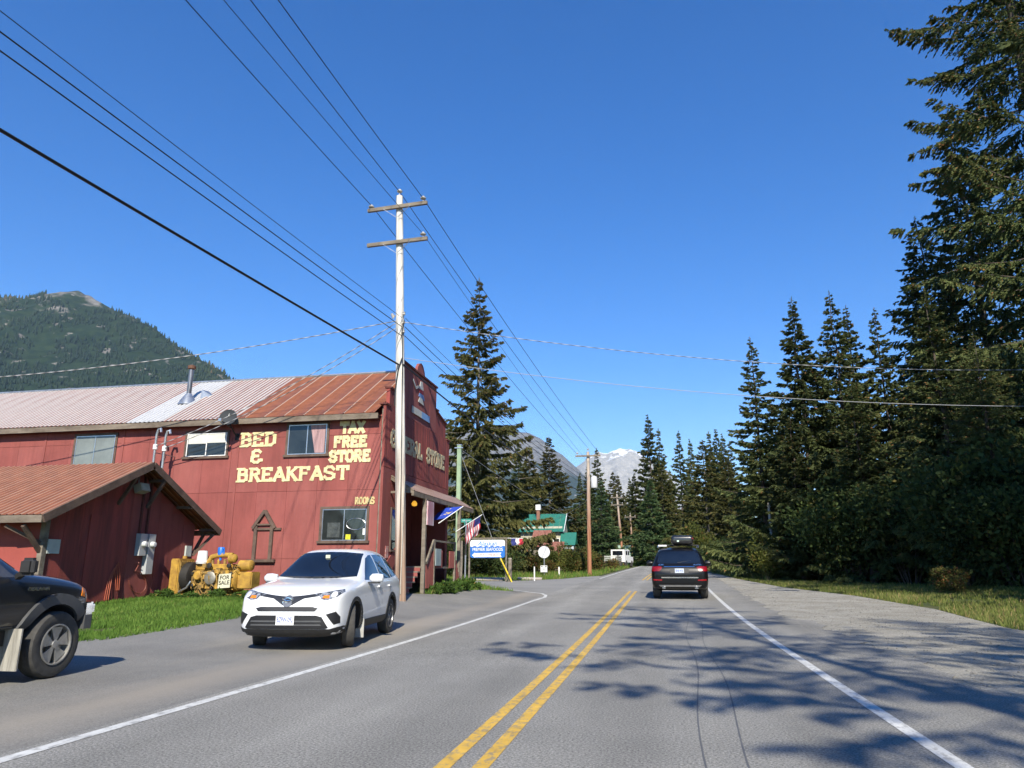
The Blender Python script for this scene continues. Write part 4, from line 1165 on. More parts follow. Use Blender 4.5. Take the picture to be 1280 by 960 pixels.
while y < 31.7:
    lo = .62 if (y < 27.9 or y > 30.7) else 1.36
    hi = 1.6 + min(1., (y - 26.85) / 1.0) * .45 if y < 29 else 2.05
    if y > 30.7: hi = 2.05 - (y - 30.7) * 1.3
    if not 28.9 < y < 29.9:
        MB().box(-8.72, -8.69, y, y + .09, lo, hi).build('picket', RED_B if int(y * 10) % 3 else RED, store, True)
    y += .125
MB().bar((-8.70, 27.75, 2.40), (-8.70, 30.85, 2.40), .07, .07).bar((-8.70, 27.75, 2.40), (-8.66, 26.75, 1.55), .07, .12).build('handrail', GREY_WOOD, store, True)
MB().box(-8.74, -8.66, 27.76, 27.86, .5, 2.45).box(-8.74, -8.66, 30.72, 30.82, .5, 2.45).build('rail_post', GREY_WOOD, store, True)
MB().box(-8.68, -8.64, 27.9, 28.6, 1.45, 2.1).build('notice_board', mat('pale_notice', (.33, .38, .38), .5, col2=(.22, .30, .32), scale=3), store, True)
MB().box(-8.66, -8.60, 26.6, 27.35, 2.95, 3.85).build('banner', mat('faded_banner', (.60, .55, .56), .7, col2=(.42, .20, .24), scale=3.4, stretch=(1, 3, .2), contrast=(.5, .56)), store, True)
lm_ = MB().lathe([(.02, 0), (.09, .02), (.11, .10), (.06, .18), (.02, .2)], 12, Matrix.Translation((-8.95, 26.0, 3.6))).build('porch_lamp', emat('porch_lamp_glow', (.85, .42, .04), .6), store, True, True)

# flags on the porch
def flag(name, label, p0, p1, poly_uv, colfun, sag):
    """flag hanging from a slanting staff: grid cloth with folds, faces sorted into colour parts"""
    t = thing(name, label, 'flag', p0)
    MB().tube([p0, p1], .018, 6).build('staff', WHITE, t, True)
    P0, P1 = Vector(p0), Vector(p1); d = (P1 - P0)
    nu, nv = 26, 13; groups = {}
    def pt(i, j):
        u = i / nu; v = j / nv
        b = P0 + d * (poly_uv[0] + (poly_uv[1] - poly_uv[0]) * v)
        fl = Vector(sag) * u
        fold = .05 * math.sin(u * 9 + v * 2.5) * u + .03 * math.sin(v * 11 + u * 4) * u
        return b + fl + Vector((fold, -fold * .6, -.10 * u * u * (1 - v)))
    for i in range(nu):
        for j in range(nv):
            m = colfun(i / nu, j / nv)
            groups.setdefault(m, []).append([pt(i, j), pt(i + 1, j), pt(i + 1, j + 1), pt(i, j + 1)])
    for m, qs in groups.items():
        mb = MB()
        for q in qs:
            mb.add(q, [(0, 1, 2, 3)])
        me = mb.mesh(m, FM[m], True, False)
        bm = bmesh.new(); bm.from_mesh(me); bmesh.ops.remove_doubles(bm, verts=bm.verts, dist=.0005); bm.to_mesh(me); bm.free()
        link(m, me, t, True)
    return t
FM = {'blue_field': mat('flag_blue', (.015, .055, .42), .8, var=.2), 'red_stripes': mat('flag_red', (.45, .025, .04), .8, var=.2), 'white_stripes': mat('flag_white', (.68, .66, .66), .8, var=.1),
      'canton': mat('flag_navy', (.03, .04, .20), .8, var=.2), 'stars': mat('flag_gold', (.75, .55, .05), .7, var=.1)}
STARS = ((.62, .85), (.30, .30), (.36, .48), (.44, .38), (.52, .52), (.22, .55), (.58, .34), (.25, .42))
flag('state_flag', 'blue flag with gold stars hanging from the porch', (-8.7, 28.3, 3.1), (-7.95, 29.3, 3.85), (.30, 1.), lambda u, v: 'stars' if any(abs(u - a) < .025 and abs(v - b) < .05 for a, b in STARS) else 'blue_field', (-.80, .10, -.05))
def j_odd(v): return int(v * 13 + .01) % 2 == 0
flag('striped_flag', 'red and white striped flag with blue corner drooping from the porch', (-8.7, 30.9, 2.9), (-8.0, 32.8, 3.75), (.42, .96), lambda u, v: 'canton' if (v > .5 and u < .4) else ('red_stripes' if j_odd(v) else 'white_stripes'), (-.06, -.15, -.85))

# things on the roof and wall
ch = thing('stove_chimney', 'black and silver stove chimney pipe on the white strip of roof', 'chimney', (-19.2, 26.3, 8.1))
MB().tube([(0, 0, .1), (0, 0, 1.45)], .10, 14).build('pipe', mat('sooty_pipe', (.09, .09, .095), .35, .7, col2=(.28, .28, .29), scale=3, stretch=(3, 3, .4)), ch, smooth=True)
MB().lathe([(.42, -.12), (.30, .12), (.12, .38), (.11, .40)], 16).build('flashing', GALV, ch, smooth=True)
MB().lathe([(.06, 1.45), (.16, 1.48), (.17, 1.60), (.05, 1.66)], 14).build('cap', mat('rusty_cap', (.16, .08, .05), .8, .3), ch, smooth=True)
cr = MB().add([(.35, .25, -.05), (.95, .75, .25), (.35, .75, .25), (.38, .30, .62), (.40, .75, .66)], [(0, 1, 3), (1, 4, 3), (0, 3, 4, 2)]).build('cricket', GALV, ch)
dsh = thing('satellite_dish', 'small dark grey satellite dish on the eave of the red store', 'satellite dish', (-15.62, 24.50, 6.22))
Md = Matrix.Translation((-.05, -.62, .62)) @ Matrix.Rotation(R(74), 4, 'X') @ Matrix.Rotation(R(12), 4, 'Y')
MB().lathe([(.0001, -.075), (.16, -.055), (.28, -.012), (.325, .012), (.33, .0), (.28, -.03), (.16, -.075), (.0001, -.095)], 28, Md).build('reflector', mat('dish_grey', (.045, .05, .055), .7, var=.2, spec=.2), dsh, smooth=True)
MB().tube([(0, .05, 0), (0, -.12, .06), (-.02, -.40, .30), (-.04, -.55, .52)], .024, 8).build('mount_arm', BLACK, dsh, smooth=True)
MB().bar((-.02, -.42, .26), (-.06, -1.05, .42), .03).build('feed_arm', BLACK, dsh)
MB().box(-.10, .02, -1.14, -1.02, .38, .48).build('feed_horn', GALV, dsh)
MB().box(-.08, .08, .02, .06, -.14, .12).build('wall_plate', BLACK, dsh)
text_obj('dish_mark', 'i', .2, WHITE, Md @ Matrix.Translation((0, .10, -.028)), dsh, .004)
for x, zt, lb in ((-18.62, 6.30, 'left galvanised service mast with looped head above the shed ridge'), (-18.22, 6.22, 'right galvanised service mast with hooded head above the shed ridge')):
    sm = thing('service_mast', lb, 'service mast', (x, 23.9, 3.9), group='service masts on the store wall')
    MB().tube([(0, 0, 0), (0, 0, zt - 3.9), (.06, -.02, zt - 3.72), (.2, -.06, zt - 3.70), (.24, -.08, zt - 3.84)], .045, 8).build('pipe', GALV, sm, smooth=True)
    MB().lathe([(.05, zt - 4.5), (.085, zt - 4.48), (.085, zt - 4.30), (.05, zt - 4.28)], 10).build('insulator_clamp', WHITE, sm, smooth=True)
    MB().bar((0, .02, zt - 4.6), (0, .66, zt - 4.6), .03).build('bracket', GALV, sm)
MB().tube([(-25.75, 22.6, 3.3), (-25.40, 22.6, 6.15)], .14, 14).build('stove_pipe', mat('shiny_pipe', (.62, .63, .66), .22, .95, var=.2, scale=5), None, smooth=True)
tag(bpy.data.objects['stove_pipe'], 'shiny metal stove pipe standing above the shed roof at the left edge', 'chimney')

# ---------------------------------------------------------------- red shed
shed = thing('shed', 'low red shed with rust-red ridged roof and dark shaded gable end', 'shed', (-15, 18.6, .35))
GX = -15.0; HY0, HY1 = 15.63, 21.65
slope = lambda y: 4.34 - abs(y - 18.6) * .485
MB().prism([(HY0, .1), (HY1, .1), (HY1, slope(HY1) - .14), (18.6, 4.2), (HY0, slope(HY0) - .14)], lambda y, z: (-28., y, z), (13.0 - .03, 0, 0)).build('wall', mat('shed_red', (.30, .062, .048), .85, col2=(.23, .045, .036), scale=1.2, bump=.25, stretch=(1, 1, .4)), shed, True)
y = HY0
while y < HY1 - .05:
    e = min(y + .60, HY1); ym = (y + e) / 2
    top = min(slope(y), slope(e)) - .16
    MB().box(GX - .028, GX + random.random() * .005, y + .003, e - .003, .12, top).build('gable_board', RED if int(y * 3) % 2 else DARK_RED, shed, True)
    y = e
MB().box(GX + .006, GX + .03, 17.05, 18.45, .45, 2.75).build('blank_door', DARK_RED, shed, True)
MB().box(GX - .10, GX + .035, HY0 - .035, HY0 + .10, .1, slope(HY0) - .18).build('corner_post', GREY_WOOD, shed, True)
SPM = [roof_panel_mesh('roof_panel', .76, a, b, R_SHED, 4, .018, .12) for a, b in (((14.95, slope(14.95) + .03), (18.6, 4.37)), ((22.25, slope(22.25) + .03), (18.6, 4.368)))]
for k in range(18):
    for me in SPM:
        o = link('roof_panel', me, shed); o.location = (-14.45 - (k + 1) * .76 + 15, -18.6, -.35)
for y0, nm in ((14.95, 0), (22.25, 1)):
    MB().bar((-14.45, y0, slope(y0) - .07), (-14.45, 18.6, 4.27), .05, .20).build('bargeboard', BROWN, shed, True)
MB().box(-28.2, -14.48, 14.93, 14.97, slope(14.95) - .16, slope(14.95) + .015).build('fascia', FASCIA, shed, True)
MB().box(-28.2, -14.48, 22.23, 22.27, slope(22.25) - .16, slope(22.25) + .015).build('fascia', FASCIA, shed, True)
for y, s_ in ((15.3, 1), (16.6, 1), (18.0, 1), (19.2, -1), (20.6, -1), (21.9, -1)):
    MB().bar((GX + .01, y, slope(y) - .16), (-14.45, y, slope(y) - .16), .09).build('outrigger', BROWN, shed, True)
for y in (18.0, 19.2):
    MB().bar((GX + .01, y, slope(y) - .95), (-14.5, y, slope(y) - .2), .08).build('knee_brace', BROWN, shed, True)
MB().bar((-15.05, HY0 - .02, 1.75), (-15.05, 15.02, 2.35), .09).bar((-15.05, HY0 - .02, 1.95), (-15.6, 15.05, 2.35), .08).build('knee_brace', BROWN, shed, True)
MB().bar((GX + .02, HY1 - .03, 1.75), (-14.6, 22.1, 2.45), .08).bar((GX, HY1 + .01, 1.8), (GX, 22.15, 2.45), .08).build('knee_brace', BROWN, shed, True)
MB().box(GX + .005, GX + .05, 15.74, 16.12, 1.70, 2.05).build('white_board', mat('pale_board', (.50, .54, .50), .7, var=.2), shed, True)
MB().box(GX + .005, GX + .06, 21.22, 21.50, 1.72, 2.05).build('white_board', mat('pale_board', (.50, .54, .50), .7), shed, True)
for y in (18.98, 19.28):
    MB().box(GX + .005, GX + .06, y - .03, y + .03, 2.3, 4.0).build('conduit', mat('dark_conduit', (.10, .028, .022), .8), shed, True)
fl_ = thing('floodlight', 'pale floodlight under the peak of the shed gable', 'floodlight', (-14.86, 18.72, 3.62))
MB().box(-.12, .12, -.19, .19, -.12, .12, Matrix.Rotation(R(-20), 4, 'Y')).build('housing', mat('lamp_housing', (.34, .34, .28), .5, var=.2), fl_)
MB().box(.122, .132, -.16, .16, -.10, .10, Matrix.Rotation(R(-20), 4, 'Y')).build('lens', mat('lamp_lens', (.45, .44, .36), .2), fl_)
MB().bar((-.13, 0, .05), (-.14, 0, .35), .04).build('bracket', GALV, fl_)
for y, z0, z1, lb in ((19.05, 1.70, 2.33, 'left short grey electricity meter box on the shed gable'), (19.42, 1.18, 2.33, 'right long grey electricity meter box on the shed gable')):
    mt = thing('electric_meter', lb, 'meter', (GX + .005, y, z0), group='meters on the shed')
    MB().box(0, .16, -.14, .14, 0, z1 - z0).build('box', mat('meter_grey', (.40, .42, .43), .5, var=.15), mt)
    MB().lathe([(.085, .16), (.085, .22), (.07, .27), (.01, .28)], 16, Matrix.Translation((0, 0, z1 - z0 - .3)), 'X').build('glass_dial', mat('meter_dial', (.62, .63, .62), .15, var=.1), mt, smooth=True)
HOSE = mat('orange_hose', (.42, .10, .05), .6, var=.3)
hs = MB()
for k in range(3):
    hs.tube([(GX + .06 + .02 * k, 17.9 + .05 * k, .50), (GX + .05, 17.95 + .07 * k, 1.0 + .05 * k), (GX + .08, 18.1 + .07 * k, 1.35 + .08 * k), (GX + .05, 18.22 + .09 * k, 1.1), (GX + .07, 18.3 + .05 * k, .75)], .011, 6)
tag(hs.build('hanging_hose', HOSE, smooth=True), 'orange cords hanging in a bundle on the shed gable', 'cord')
hs = MB().tube([(GX + .05, 19.25 + .38 * math.cos(a) - .1, .95 + .30 * math.sin(a) - .1 * math.cos(a)) for a in np.linspace(-3.0, 2.0, 16)] + [(GX + .05, 19.1, 1.45), (GX + .12, 19.0, 1.5)], .016, 6)
tag(hs.build('looped_hose', mat('brown_hose', (.22, .06, .04), .6), smooth=True), 'dark red hose looped on the shed gable', 'hose')

# ---------------------------------------------------------------- yellow engine for sale
YEL = mat('engine_yellow', (.50, .30, .045), .6, col2=(.28, .15, .03), scale=5, bump=.2)
YEL2 = mat('engine_yellow_dirty', (.40, .24, .05), .7, col2=(.12, .08, .03), scale=8, bump=.3)
DRK = mat('greasy_black', (.03, .027, .024), .6, var=.5)
eng = thing('diesel_engine', 'yellow diesel engine with radiator standing in weeds by the shed', 'engine', (-13.45, 20.5, .54))
eng.scale = (.95, .95, .95)
def ebox(nm, m, *b, bev=.03):
    me = MB().box(*b).mesh(nm, m)
    bm = bmesh.new(); bm.from_mesh(me); bmesh.ops.bevel(bm, geom=bm.edges[:], offset=bev, segments=2, affect='EDGES'); bm.to_mesh(me); bm.free()
    return link(nm, me, eng)
ebox('radiator', YEL, -1.25, -.95, -.42, .42, .02, 1.15)
ebox('radiator_rib', YEL2, -.945, -.90, -.38, .38, .10, 1.05, bev=.01)
MB().lathe([(.42, -.90), (.46, -.88), (.46, -.62), (.42, -.60)], 24, Matrix.Translation((0, 0, .58)), 'X').build('fan_shroud', DRK, eng, smooth=True)
MB().lathe([(.07, -.70), (.07, -.5), (.05, -.48)], 12, Matrix.Translation((0, 0, .58)), 'X').build('fan_hub', YEL2, eng, smooth=True)
MB().tube([(-1.05, 0, 1.1), (-1.05, 0, 1.24)], .07, 10).build('filler_cap', YEL, eng, smooth=True)
ebox('block', YEL2, -.55, .85, -.30, .30, .20, .78)
ebox('head', YEL, -.50, .80, -.20, .22, .78, .98)
ebox('sump', YEL2, -.45, .75, -.24, .24, .02, .21)
for k in range(6):
    MB().lathe([(.05, 0), (.05, .14), (.03, .16)], 8, Matrix.Translation((-.42 + k * .22, -.08, .97))).build('valve_cover', YEL if k % 2 else YEL2, eng, smooth=True)
for k in range(5):
    MB().tube([(-.38 + k * .26, -.31, .72), (-.36 + k * .26, -.42, .6), (-.33 + k * .26, -.40, .42), (-.30 + k * .26, -.31, .34)], .025, 6).build('fuel_line', YEL2, eng, smooth=True)
MB().tube([(-.1, -.12, 1.0), (.0, -.12, 1.2), (.25, -.12, 1.26), (.75, -.12, 1.25)], .08, 10).build('intake_manifold', YEL, eng, smooth=True)
MB().lathe([(.10, 0), (.14, .03), (.14, .22), (.09, .26)], 14, Matrix.Translation((.62, -.12, 1.15)), 'X').build('air_cleaner', YEL, eng, smooth=True)
MB().lathe([(.16, -.42), (.20, -.40), (.20, -.32), (.14, -.30)], 18, Matrix.Translation((.18, 0, .55)), 'Y').build('pump_housing', mat('bare_grey_metal', (.35, .33, .28), .5, .5, var=.4, scale=7), eng, smooth=True)
MB().lathe([(.11, -.46), (.13, -.44), (.13, -.30)], 14, Matrix.Translation((-.25, 0, .62)), 'Y').build('filter', YEL, eng, smooth=True)
MB().lathe([(.36, .86), (.40, .90), (.40, 1.02), (.34, 1.06)], 22, Matrix.Translation((0, 0, .52)), 'X').build('flywheel_housing', YEL, eng, smooth=True)
ebox('gear_case', YEL, 1.06, 1.55, -.26, .26, .22, .74)
MB().lathe([(.14, 1.0), (.17, 1.03), (.17, 1.42), (.12, 1.46)], 14, Matrix.Translation((0, -.1, .93)), 'X').build('starter_motor', YEL, eng, smooth=True)
MB().box(-1.2, 1.5, -.34, -.26, -.02, .06).box(-1.2, 1.5, .26, .34, -.02, .06).build('skid_rail', YEL2, eng)
MB().tube([(-.9, -.35, .12), (-.6, -.42, .25), (-.5, -.36, .45)], .03, 6).build('coolant_hose', GALV, eng, smooth=True)
MB().tube([(.2, -.36, .10), (.5, -.42, .12)], .06, 8).build('exhaust_stub', DRK, eng, smooth=True)
MB().tube([(-.34, .1, .95), (-.34, .1, 1.22)], .08, 10).build('rusty_stack', mat('rust', (.17, .07, .035), .85, var=.4), eng, smooth=True)
g2 = random.Random(5)
for k in range(46):                       # brackets, pulleys, injectors and lines along the near side
    x = g2.uniform(-.62, 1.0); z = g2.uniform(.12, .95); y = -.30 - g2.random() * .12
    m_ = g2.choice((YEL, YEL2, YEL2, DRK)); w = g2.uniform(.03, .09)
    if k % 3 == 0:
        MB().lathe([(w * .5, y), (w, y + .01), (w, y + .05), (w * .6, y + .10)], 10, Matrix.Translation((x, 0, z)), 'Y').build('fitting', m_, eng, smooth=True)
    elif k % 3 == 1:
        MB().box(x - w, x + w * .8, y, y + .14, z - w * .7, z + w, Matrix.Rotation(g2.uniform(-.1, .1), 4, 'Y')).build('bracket', m_, eng)
    else:
        MB().tube([(x, y, z), (x + w, y - .03, z + w * 2), (x + w * 3, y, z + w * g2.uniform(-1, 2))], .012 + .01 * g2.random(), 5).build('pipe', m_, eng, smooth=True)
for k in range(7):
    MB().box(-.95 + .0, -.93, -.36 + k * .115, -.33 + k * .115, .08, 1.08).build('radiator_bar', YEL2, eng)
bk = thing('bucket', 'white plastic bucket upside down on the yellow engine', 'bucket', (-13.75, 20.36, 1.48))
MB().lathe([(.165, 0), (.17, .03), (.135, .37), (.12, .385)], 18).build('shell', WHITE, bk, smooth=True)
MB().lathe([(.172, .02), (.178, .03), (.178, .07), (.165, .08)], 18).build('rim', WHITE, bk, smooth=True)
jg = thing('blue_jug', 'small bright blue jug upside down on a stack of the yellow engine', 'jug', (-13.16, 20.4, 1.68))
MB().lathe([(.035, -.10), (.035, .02), (.10, .06), (.105, .26), (.085, .29)], 12).build('body', mat('jug_blue', (.02, .16, .62), .4, var=.15), jg, smooth=True)
MB().tube([(.06, -.05, .06), (.15, -.08, .1), (.15, -.08, .22), (.06, -.05, .27)], .02, 6).build('handle', mat('jug_blue', (.02, .16, .62)), jg, smooth=True)
MB().tube([(0, 0, -.36), (0, 0, -.10)], .03, 8).build('stub', mat('rust', (.17, .07, .035)), jg, smooth=True)
sgx = sg = thing('for_sale_sign', 'small cream FOR SALE sign propped on the yellow engine', 'sign', (-12.72, 20.02, .78))
sg.scale = (.82, .82, .82)
Ms = Matrix.Rotation(R(-4), 4, 'Y') @ Matrix.Rotation(R(-8), 4, 'X')
MB().box(-.24, .24, -.01, .01, 0, .50, Ms).build('board', mat('sign_cream', (.60, .58, .42), .7, var=.15), sg)
INK = mat('black_ink', (.02, .02, .018), .8)
for s_, z in (('FOR', .36), ('SALE', .18)):
    text_obj('lettering', s_, .20, INK, Ms @ Matrix.Translation((0, -.014, z)) @ Matrix.Rotation(R(90), 4, 'X'), sg, .001, bold=.004)

# ---------------------------------------------------------------- vehicles
TYRE = mat('tyre_rubber', (.035, .034, .033), .85, col2=(.06, .057, .052), scale=9, bump=.2)
RIM = mat('alloy_rim', (.50, .49, .46), .38, .7, var=.25, scale=8)
RIM_D = mat('grey_alloy_rim', (.28, .28, .29), .35, .7, var=.3, scale=8)
CHROME = mat('chrome', (.75, .76, .78), .12, 1., var=.1)
TRIM = mat('black_plastic', (.022, .022, .023), .6, var=.3, scale=8)
TRIM_G = mat('grey_plastic', (.075, .077, .08), .6, var=.2, scale=6)
CAR_GLASS = glass('car_glass', (.010, .014, .022), .02, .9)
RED_LENS = mat('red_lens', (.24, .004, .008), .25, var=.4, scale=9, coat=.2)
LAMP = mat('headlamp_glass', (.42, .44, .47), .12, .35, col2=(.05, .055, .06), scale=14, contrast=(.42, .56), coat=.7)
AMBER = mat('amber_lens', (.75, .22, .02), .2, var=.2)
def paint(name, c, coat=.9, rough=.35, spec=.5):
    return mat(name, c, rough, var=.04, scale=2, coat=coat, spec=spec)
def car_body(name, st, wells, m, parent, lev=2):
    """loft of cross sections (y, half width, sill z, shoulder z, roof-edge half width, edge z, centre z), wheel wells cut out"""
    V = []; n = None
    for (y, w, zb, zs, wt, zt, zc) in st:
        h = zs - zb
        half = [(w * .78, zb), (w * .95, zb + .05), (w * .995, zb + h * .30), (w, zb + h * .62), (w * .985, zs - .06), (w * .955, zs + .005), (wt, zt), (wt * .78, zt + (zc - zt) * .62), (wt * .40, zc - .006)]
        ring = [(x, z) for x, z in half] + [(-x, z) for x, z in half[::-1]]
        n = len(ring); V += [(x, y, z) for x, z in ring]
    F = []
    for j in range(len(st) - 1):
        for i in range(n):
            F.append((j * n + i, j * n + (i + 1) % n, (j + 1) * n + (i + 1) % n, (j + 1) * n + i))
    for base in (0, (len(st) - 1) * n):
        for i in range(n // 2 - 1):
            F.append((base + i, base + i + 1, base + n - 2 - i, base + n - 1 - i))
    me = bpy.data.meshes.new(name); me.from_pydata(V, [], F)
    bm = bmesh.new(); bm.from_mesh(me); bmesh.ops.recalc_face_normals(bm, faces=bm.faces); bm.to_mesh(me); bm.free()
    o = bpy.data.objects.new('tmp_body', me); col.objects.link(o)
    s = o.modifiers.new('s', 'SUBSURF'); s.levels = lev; s.render_levels = lev
    cut = MB()
    for (x0, x1, y, z, r) in wells:
        cut.lathe([(r, x0), (r, x1)], 28, Matrix.Translation((0, y, z)), 'X')
    co = cut.build('tmp_cut', m)
    bo = o.modifiers.new('b', 'BOOLEAN'); bo.operation = 'DIFFERENCE'; bo.object = co; bo.solver = 'EXACT'
    dg = bpy.context.evaluated_depsgraph_get()
    out = bpy.data.meshes.new_from_object(o.evaluated_get(dg))
    s2 = o.modifiers.remove(bo)
    dg = bpy.context.evaluated_depsgraph_get()
    solid = bpy.data.meshes.new_from_object(o.evaluated_get(dg))
    bpy.data.objects.remove(o); bpy.data.objects.remove(co)
    out.materials.clear(); out.materials.append(m)
    out.materials.append(TRIM)                       # dark liner on the faces the wheel wells cut
    idx = []
    for pg in out.polygons:
        c = pg.center; liner = 0
        for (x0, x1, y, z, r) in wells:
            d = math.hypot(c.y - y, c.z - z)
            if x0 - .02 < c.x < x1 and d < r + .012 and (abs(d - r) < .02 and abs(pg.normal.x) < .5 or abs(abs(pg.normal.x) - 1) < .02 and abs(abs(c.x) - min(abs(x0), abs(x1))) < .01):
                liner = 1
        idx.append(liner)
    out.polygons.foreach_set('material_index', idx)
    out.polygons.foreach_set('use_smooth', [True] * len(out.polygons))
    try: out.set_sharp_from_angle(angle=R(38))
    except Exception: pass
    bm = bmesh.new(); bm.from_mesh(solid); tree = BVHTree.FromBMesh(bm); bm.free()
    return link(name, out, parent), tree
def decal(name, tree, poly, view, m, parent, off=.006, step=.05, holes=(), thick=True):
    """a panel lying on the bodywork: outline seen from view ('front','rear','left','right','top') pressed onto the surface"""
    Vp, T = fill2d(poly, step, holes)
    P = []; ok = True
    for a, b in Vp:
        if view == 'front': o_, d = Vector((a, 6, b)), Vector((0, -1, 0))
        elif view == 'rear': o_, d = Vector((a, -6, b)), Vector((0, 1, 0))
        elif view == 'right': o_, d = Vector((4, a, b)), Vector((-1, 0, 0))
        elif view == 'left': o_, d = Vector((-4, a, b)), Vector((1, 0, 0))
        else: o_, d = Vector((a, b, 6)), Vector((0, 0, -1))
        h = tree.ray_cast(o_, d)
        if h[0] is None:
            h = tree.find_nearest(o_ + d * 4)
            P.append((h[0] - d * .004, -d)); continue
        nrm = h[1]
        if nrm.dot(d) > 0: nrm = -nrm
        P.append((h[0], (nrm - d * .6).normalized()))
    mb = MB()
    n = len(P)
    top = [p + q * off for p, q in P]; bot = [p - q * .01 for p, q in P]
    mb.v = [tuple(p) for p in top]
    d_ = {'front': (0, 1, 0), 'rear': (0, -1, 0), 'right': (1, 0, 0), 'left': (-1, 0, 0), 'top': (0, 0, 1)}[view]
    for t in T:
        a, b, c = (top[i] for i in t)
        mb.f.append(tuple(t) if (b - a).cross(c - a).dot(Vector(d_)) > 0 else tuple(t[::-1]))
    # rim so that the panel has thickness
    cnt = {}
    for t in mb.f:
        for i in range(3):
            e = (t[i], t[(i + 1) % 3]); cnt[e] = 1
    nb = len(mb.v); mb.v += [tuple(p) for p in bot]
    for (a, b) in list(cnt):
        if (b, a) not in cnt:
            mb.f.append((b, a, a + nb, b + nb))
    o = mb.build(name, m, parent, smooth=True, fix=False)
    return o
def mirror_poly(p, ax=0):
    return [(-a, b) for a, b in p]
def ring_poly(cy_, cz, r, a0=0., a1=PI, n=22):
    return [(cy_ + r * math.cos(a0 + (a1 - a0) * i / n), cz + r * math.sin(a0 + (a1 - a0) * i / n)) for i in range(n + 1)]
def wheel(parent, x, y, r, w, side, style, steer=0., rr=.66):
    """tyre with tread shoulder and a spoked rim; side = +1 right, -1 left"""
    e = MB().lathe([(r * .60, -w / 2 + .02), (r * .80, -w / 2), (r * .95, -w / 2 + .012), (r, -w / 2 + .045), (r, w / 2 - .045), (r * .95, w / 2 - .012), (r * .80, w / 2), (r * .60, w / 2 - .02)], 36, None, 'X', False).build('wheel', TYRE, parent, smooth=True)
    e.location = (x, y, r); e.rotation_euler = (0, 0, steer)
    R0 = r * rr; f = side * w / 2
    m = RIM if style == 'five' else RIM_D
    b = MB().lathe([(R0 * .99, f - side * .10), (R0 * 1.0, f - side * .004), (R0 * .93, f - side * .002), (R0 * .90, f - side * .10)], 32, None, 'X')
    b.build('rim', m, e, smooth=True)
    MB().lathe([(.02, f - side * .10), (R0 * .92, f - side * .105)], 28, None, 'X').build('brake_disc', DRK, e)
    n = 5
    sp = MB()
    for k in range(n):
        a = 2 * PI * k / n + .3
        if style == 'five':
            ws = ((R0 * .16, .20), (R0 * .92, .42))
        else:
            ws = ((R0 * .16, .12), (R0 * .92, .20))
        pts = []
        for rad, wd in ws:
            for s_ in (-1, 1):
                t = a + s_ * wd * (1 if rad > R0 * .5 else 2.2)
                pts.append((rad * math.cos(t), rad * math.sin(t)))
        q = [pts[0], pts[1], pts[3], pts[2]]
        q = [pts[0], pts[2], pts[3], pts[1]]
        xs_ = f - side * .03
        sp.prism(q, lambda u, v: (xs_, u, v), (-side * .03, 0, 0))
    sp.build('spokes', m, e)
    MB().lathe([(.02, f - side * .012), (R0 * .20, f - side * .018), (R0 * .22, f - side * .05)], 18, None, 'X').build('hub_cap', m, e, smooth=True)
    return e
def plate(parent, M, s, m_ink, base=None, w=.305, h=.152, name='number_plate'):
    p = MB().box(-w / 2, w / 2, -.006, .006, -h / 2, h / 2, M).build(name, base or WHITE, parent)
    text_obj('plate_lettering', s, .112, m_ink, M @ Matrix.Translation((0, -.0075, 0)) @ Matrix.Rotation(R(90), 4, 'X'), p, .0008, bold=.0012, sx=.60 * 7 / len(s))
    return p
BLUE_INK = mat('blue_ink', (.03, .08, .34), .6)

# ---- white compact SUV, facing us
rv = thing('white_suv', 'white compact SUV facing us beside the power pole, front plate on', 'car', (-6.40, 13.78, 0.02), R(180 + 7.0))
rv.scale = (1.0, 1.0, 1.035)
WP = paint('white_car_paint', (.74, .75, .76))
st = [(-2.30, .70, .42, .86, .60, .93, .95), (-2.26, .84, .32, .98, .70, 1.05, 1.07), (-2.16, .89, .27, 1.06, .64, 1.20, 1.24), (-1.98, .905, .25, 1.08, .575, 1.47, 1.53), (-1.72, .92, .23, 1.09, .60, 1.545, 1.605),
      (-1.2, .92, .22, 1.07, .635, 1.585, 1.65), (-.55, .92, .21, 1.05, .65, 1.60, 1.665), (-.05, .92, .21, 1.035, .645, 1.575, 1.64), (.22, .92, .21, 1.03, .66, 1.47, 1.53), (.62, .92, .21, 1.02, .73, 1.24, 1.28),
      (.92, .92, .21, 1.01, .79, 1.085, 1.125), (1.02, .92, .21, 1.0, .80, 1.06, 1.095), (1.45, .92, .21, .98, .78, 1.02, 1.055), (1.85, .905, .21, .93, .74, .97, 1.005), (2.08, .87, .20, .86, .68, .90, .93), (2.22, .78, .22, .76, .60, .80, .82), (2.29, .62, .30, .64, .50, .68, .69), (2.31, .40, .38, .56, .35, .58, .585)]
wells = [(.62, 1.2, 1.38, .345, .40), (-1.2, -.62, 1.38, .345, .40), (.62, 1.2, -1.28, .345, .40), (-1.2, -.62, -1.28, .345, .40)]
body, tr = car_body('body', st, wells, WP, rv)
ws_ = decal('windscreen', tr, [(-.735, 1.13), (-.4, 1.105), (0, 1.10), (.4, 1.105), (.735, 1.13), (.60, 1.54), (.3, 1.565), (0, 1.572), (-.3, 1.565), (-.60, 1.54)], 'front', CAR_GLASS, rv, .016, .05)
decal('rear_window', tr, [(-.58, 1.16), (.58, 1.16), (.52, 1.44), (-.52, 1.44)], 'rear', CAR_GLASS, rv, .005, .1)
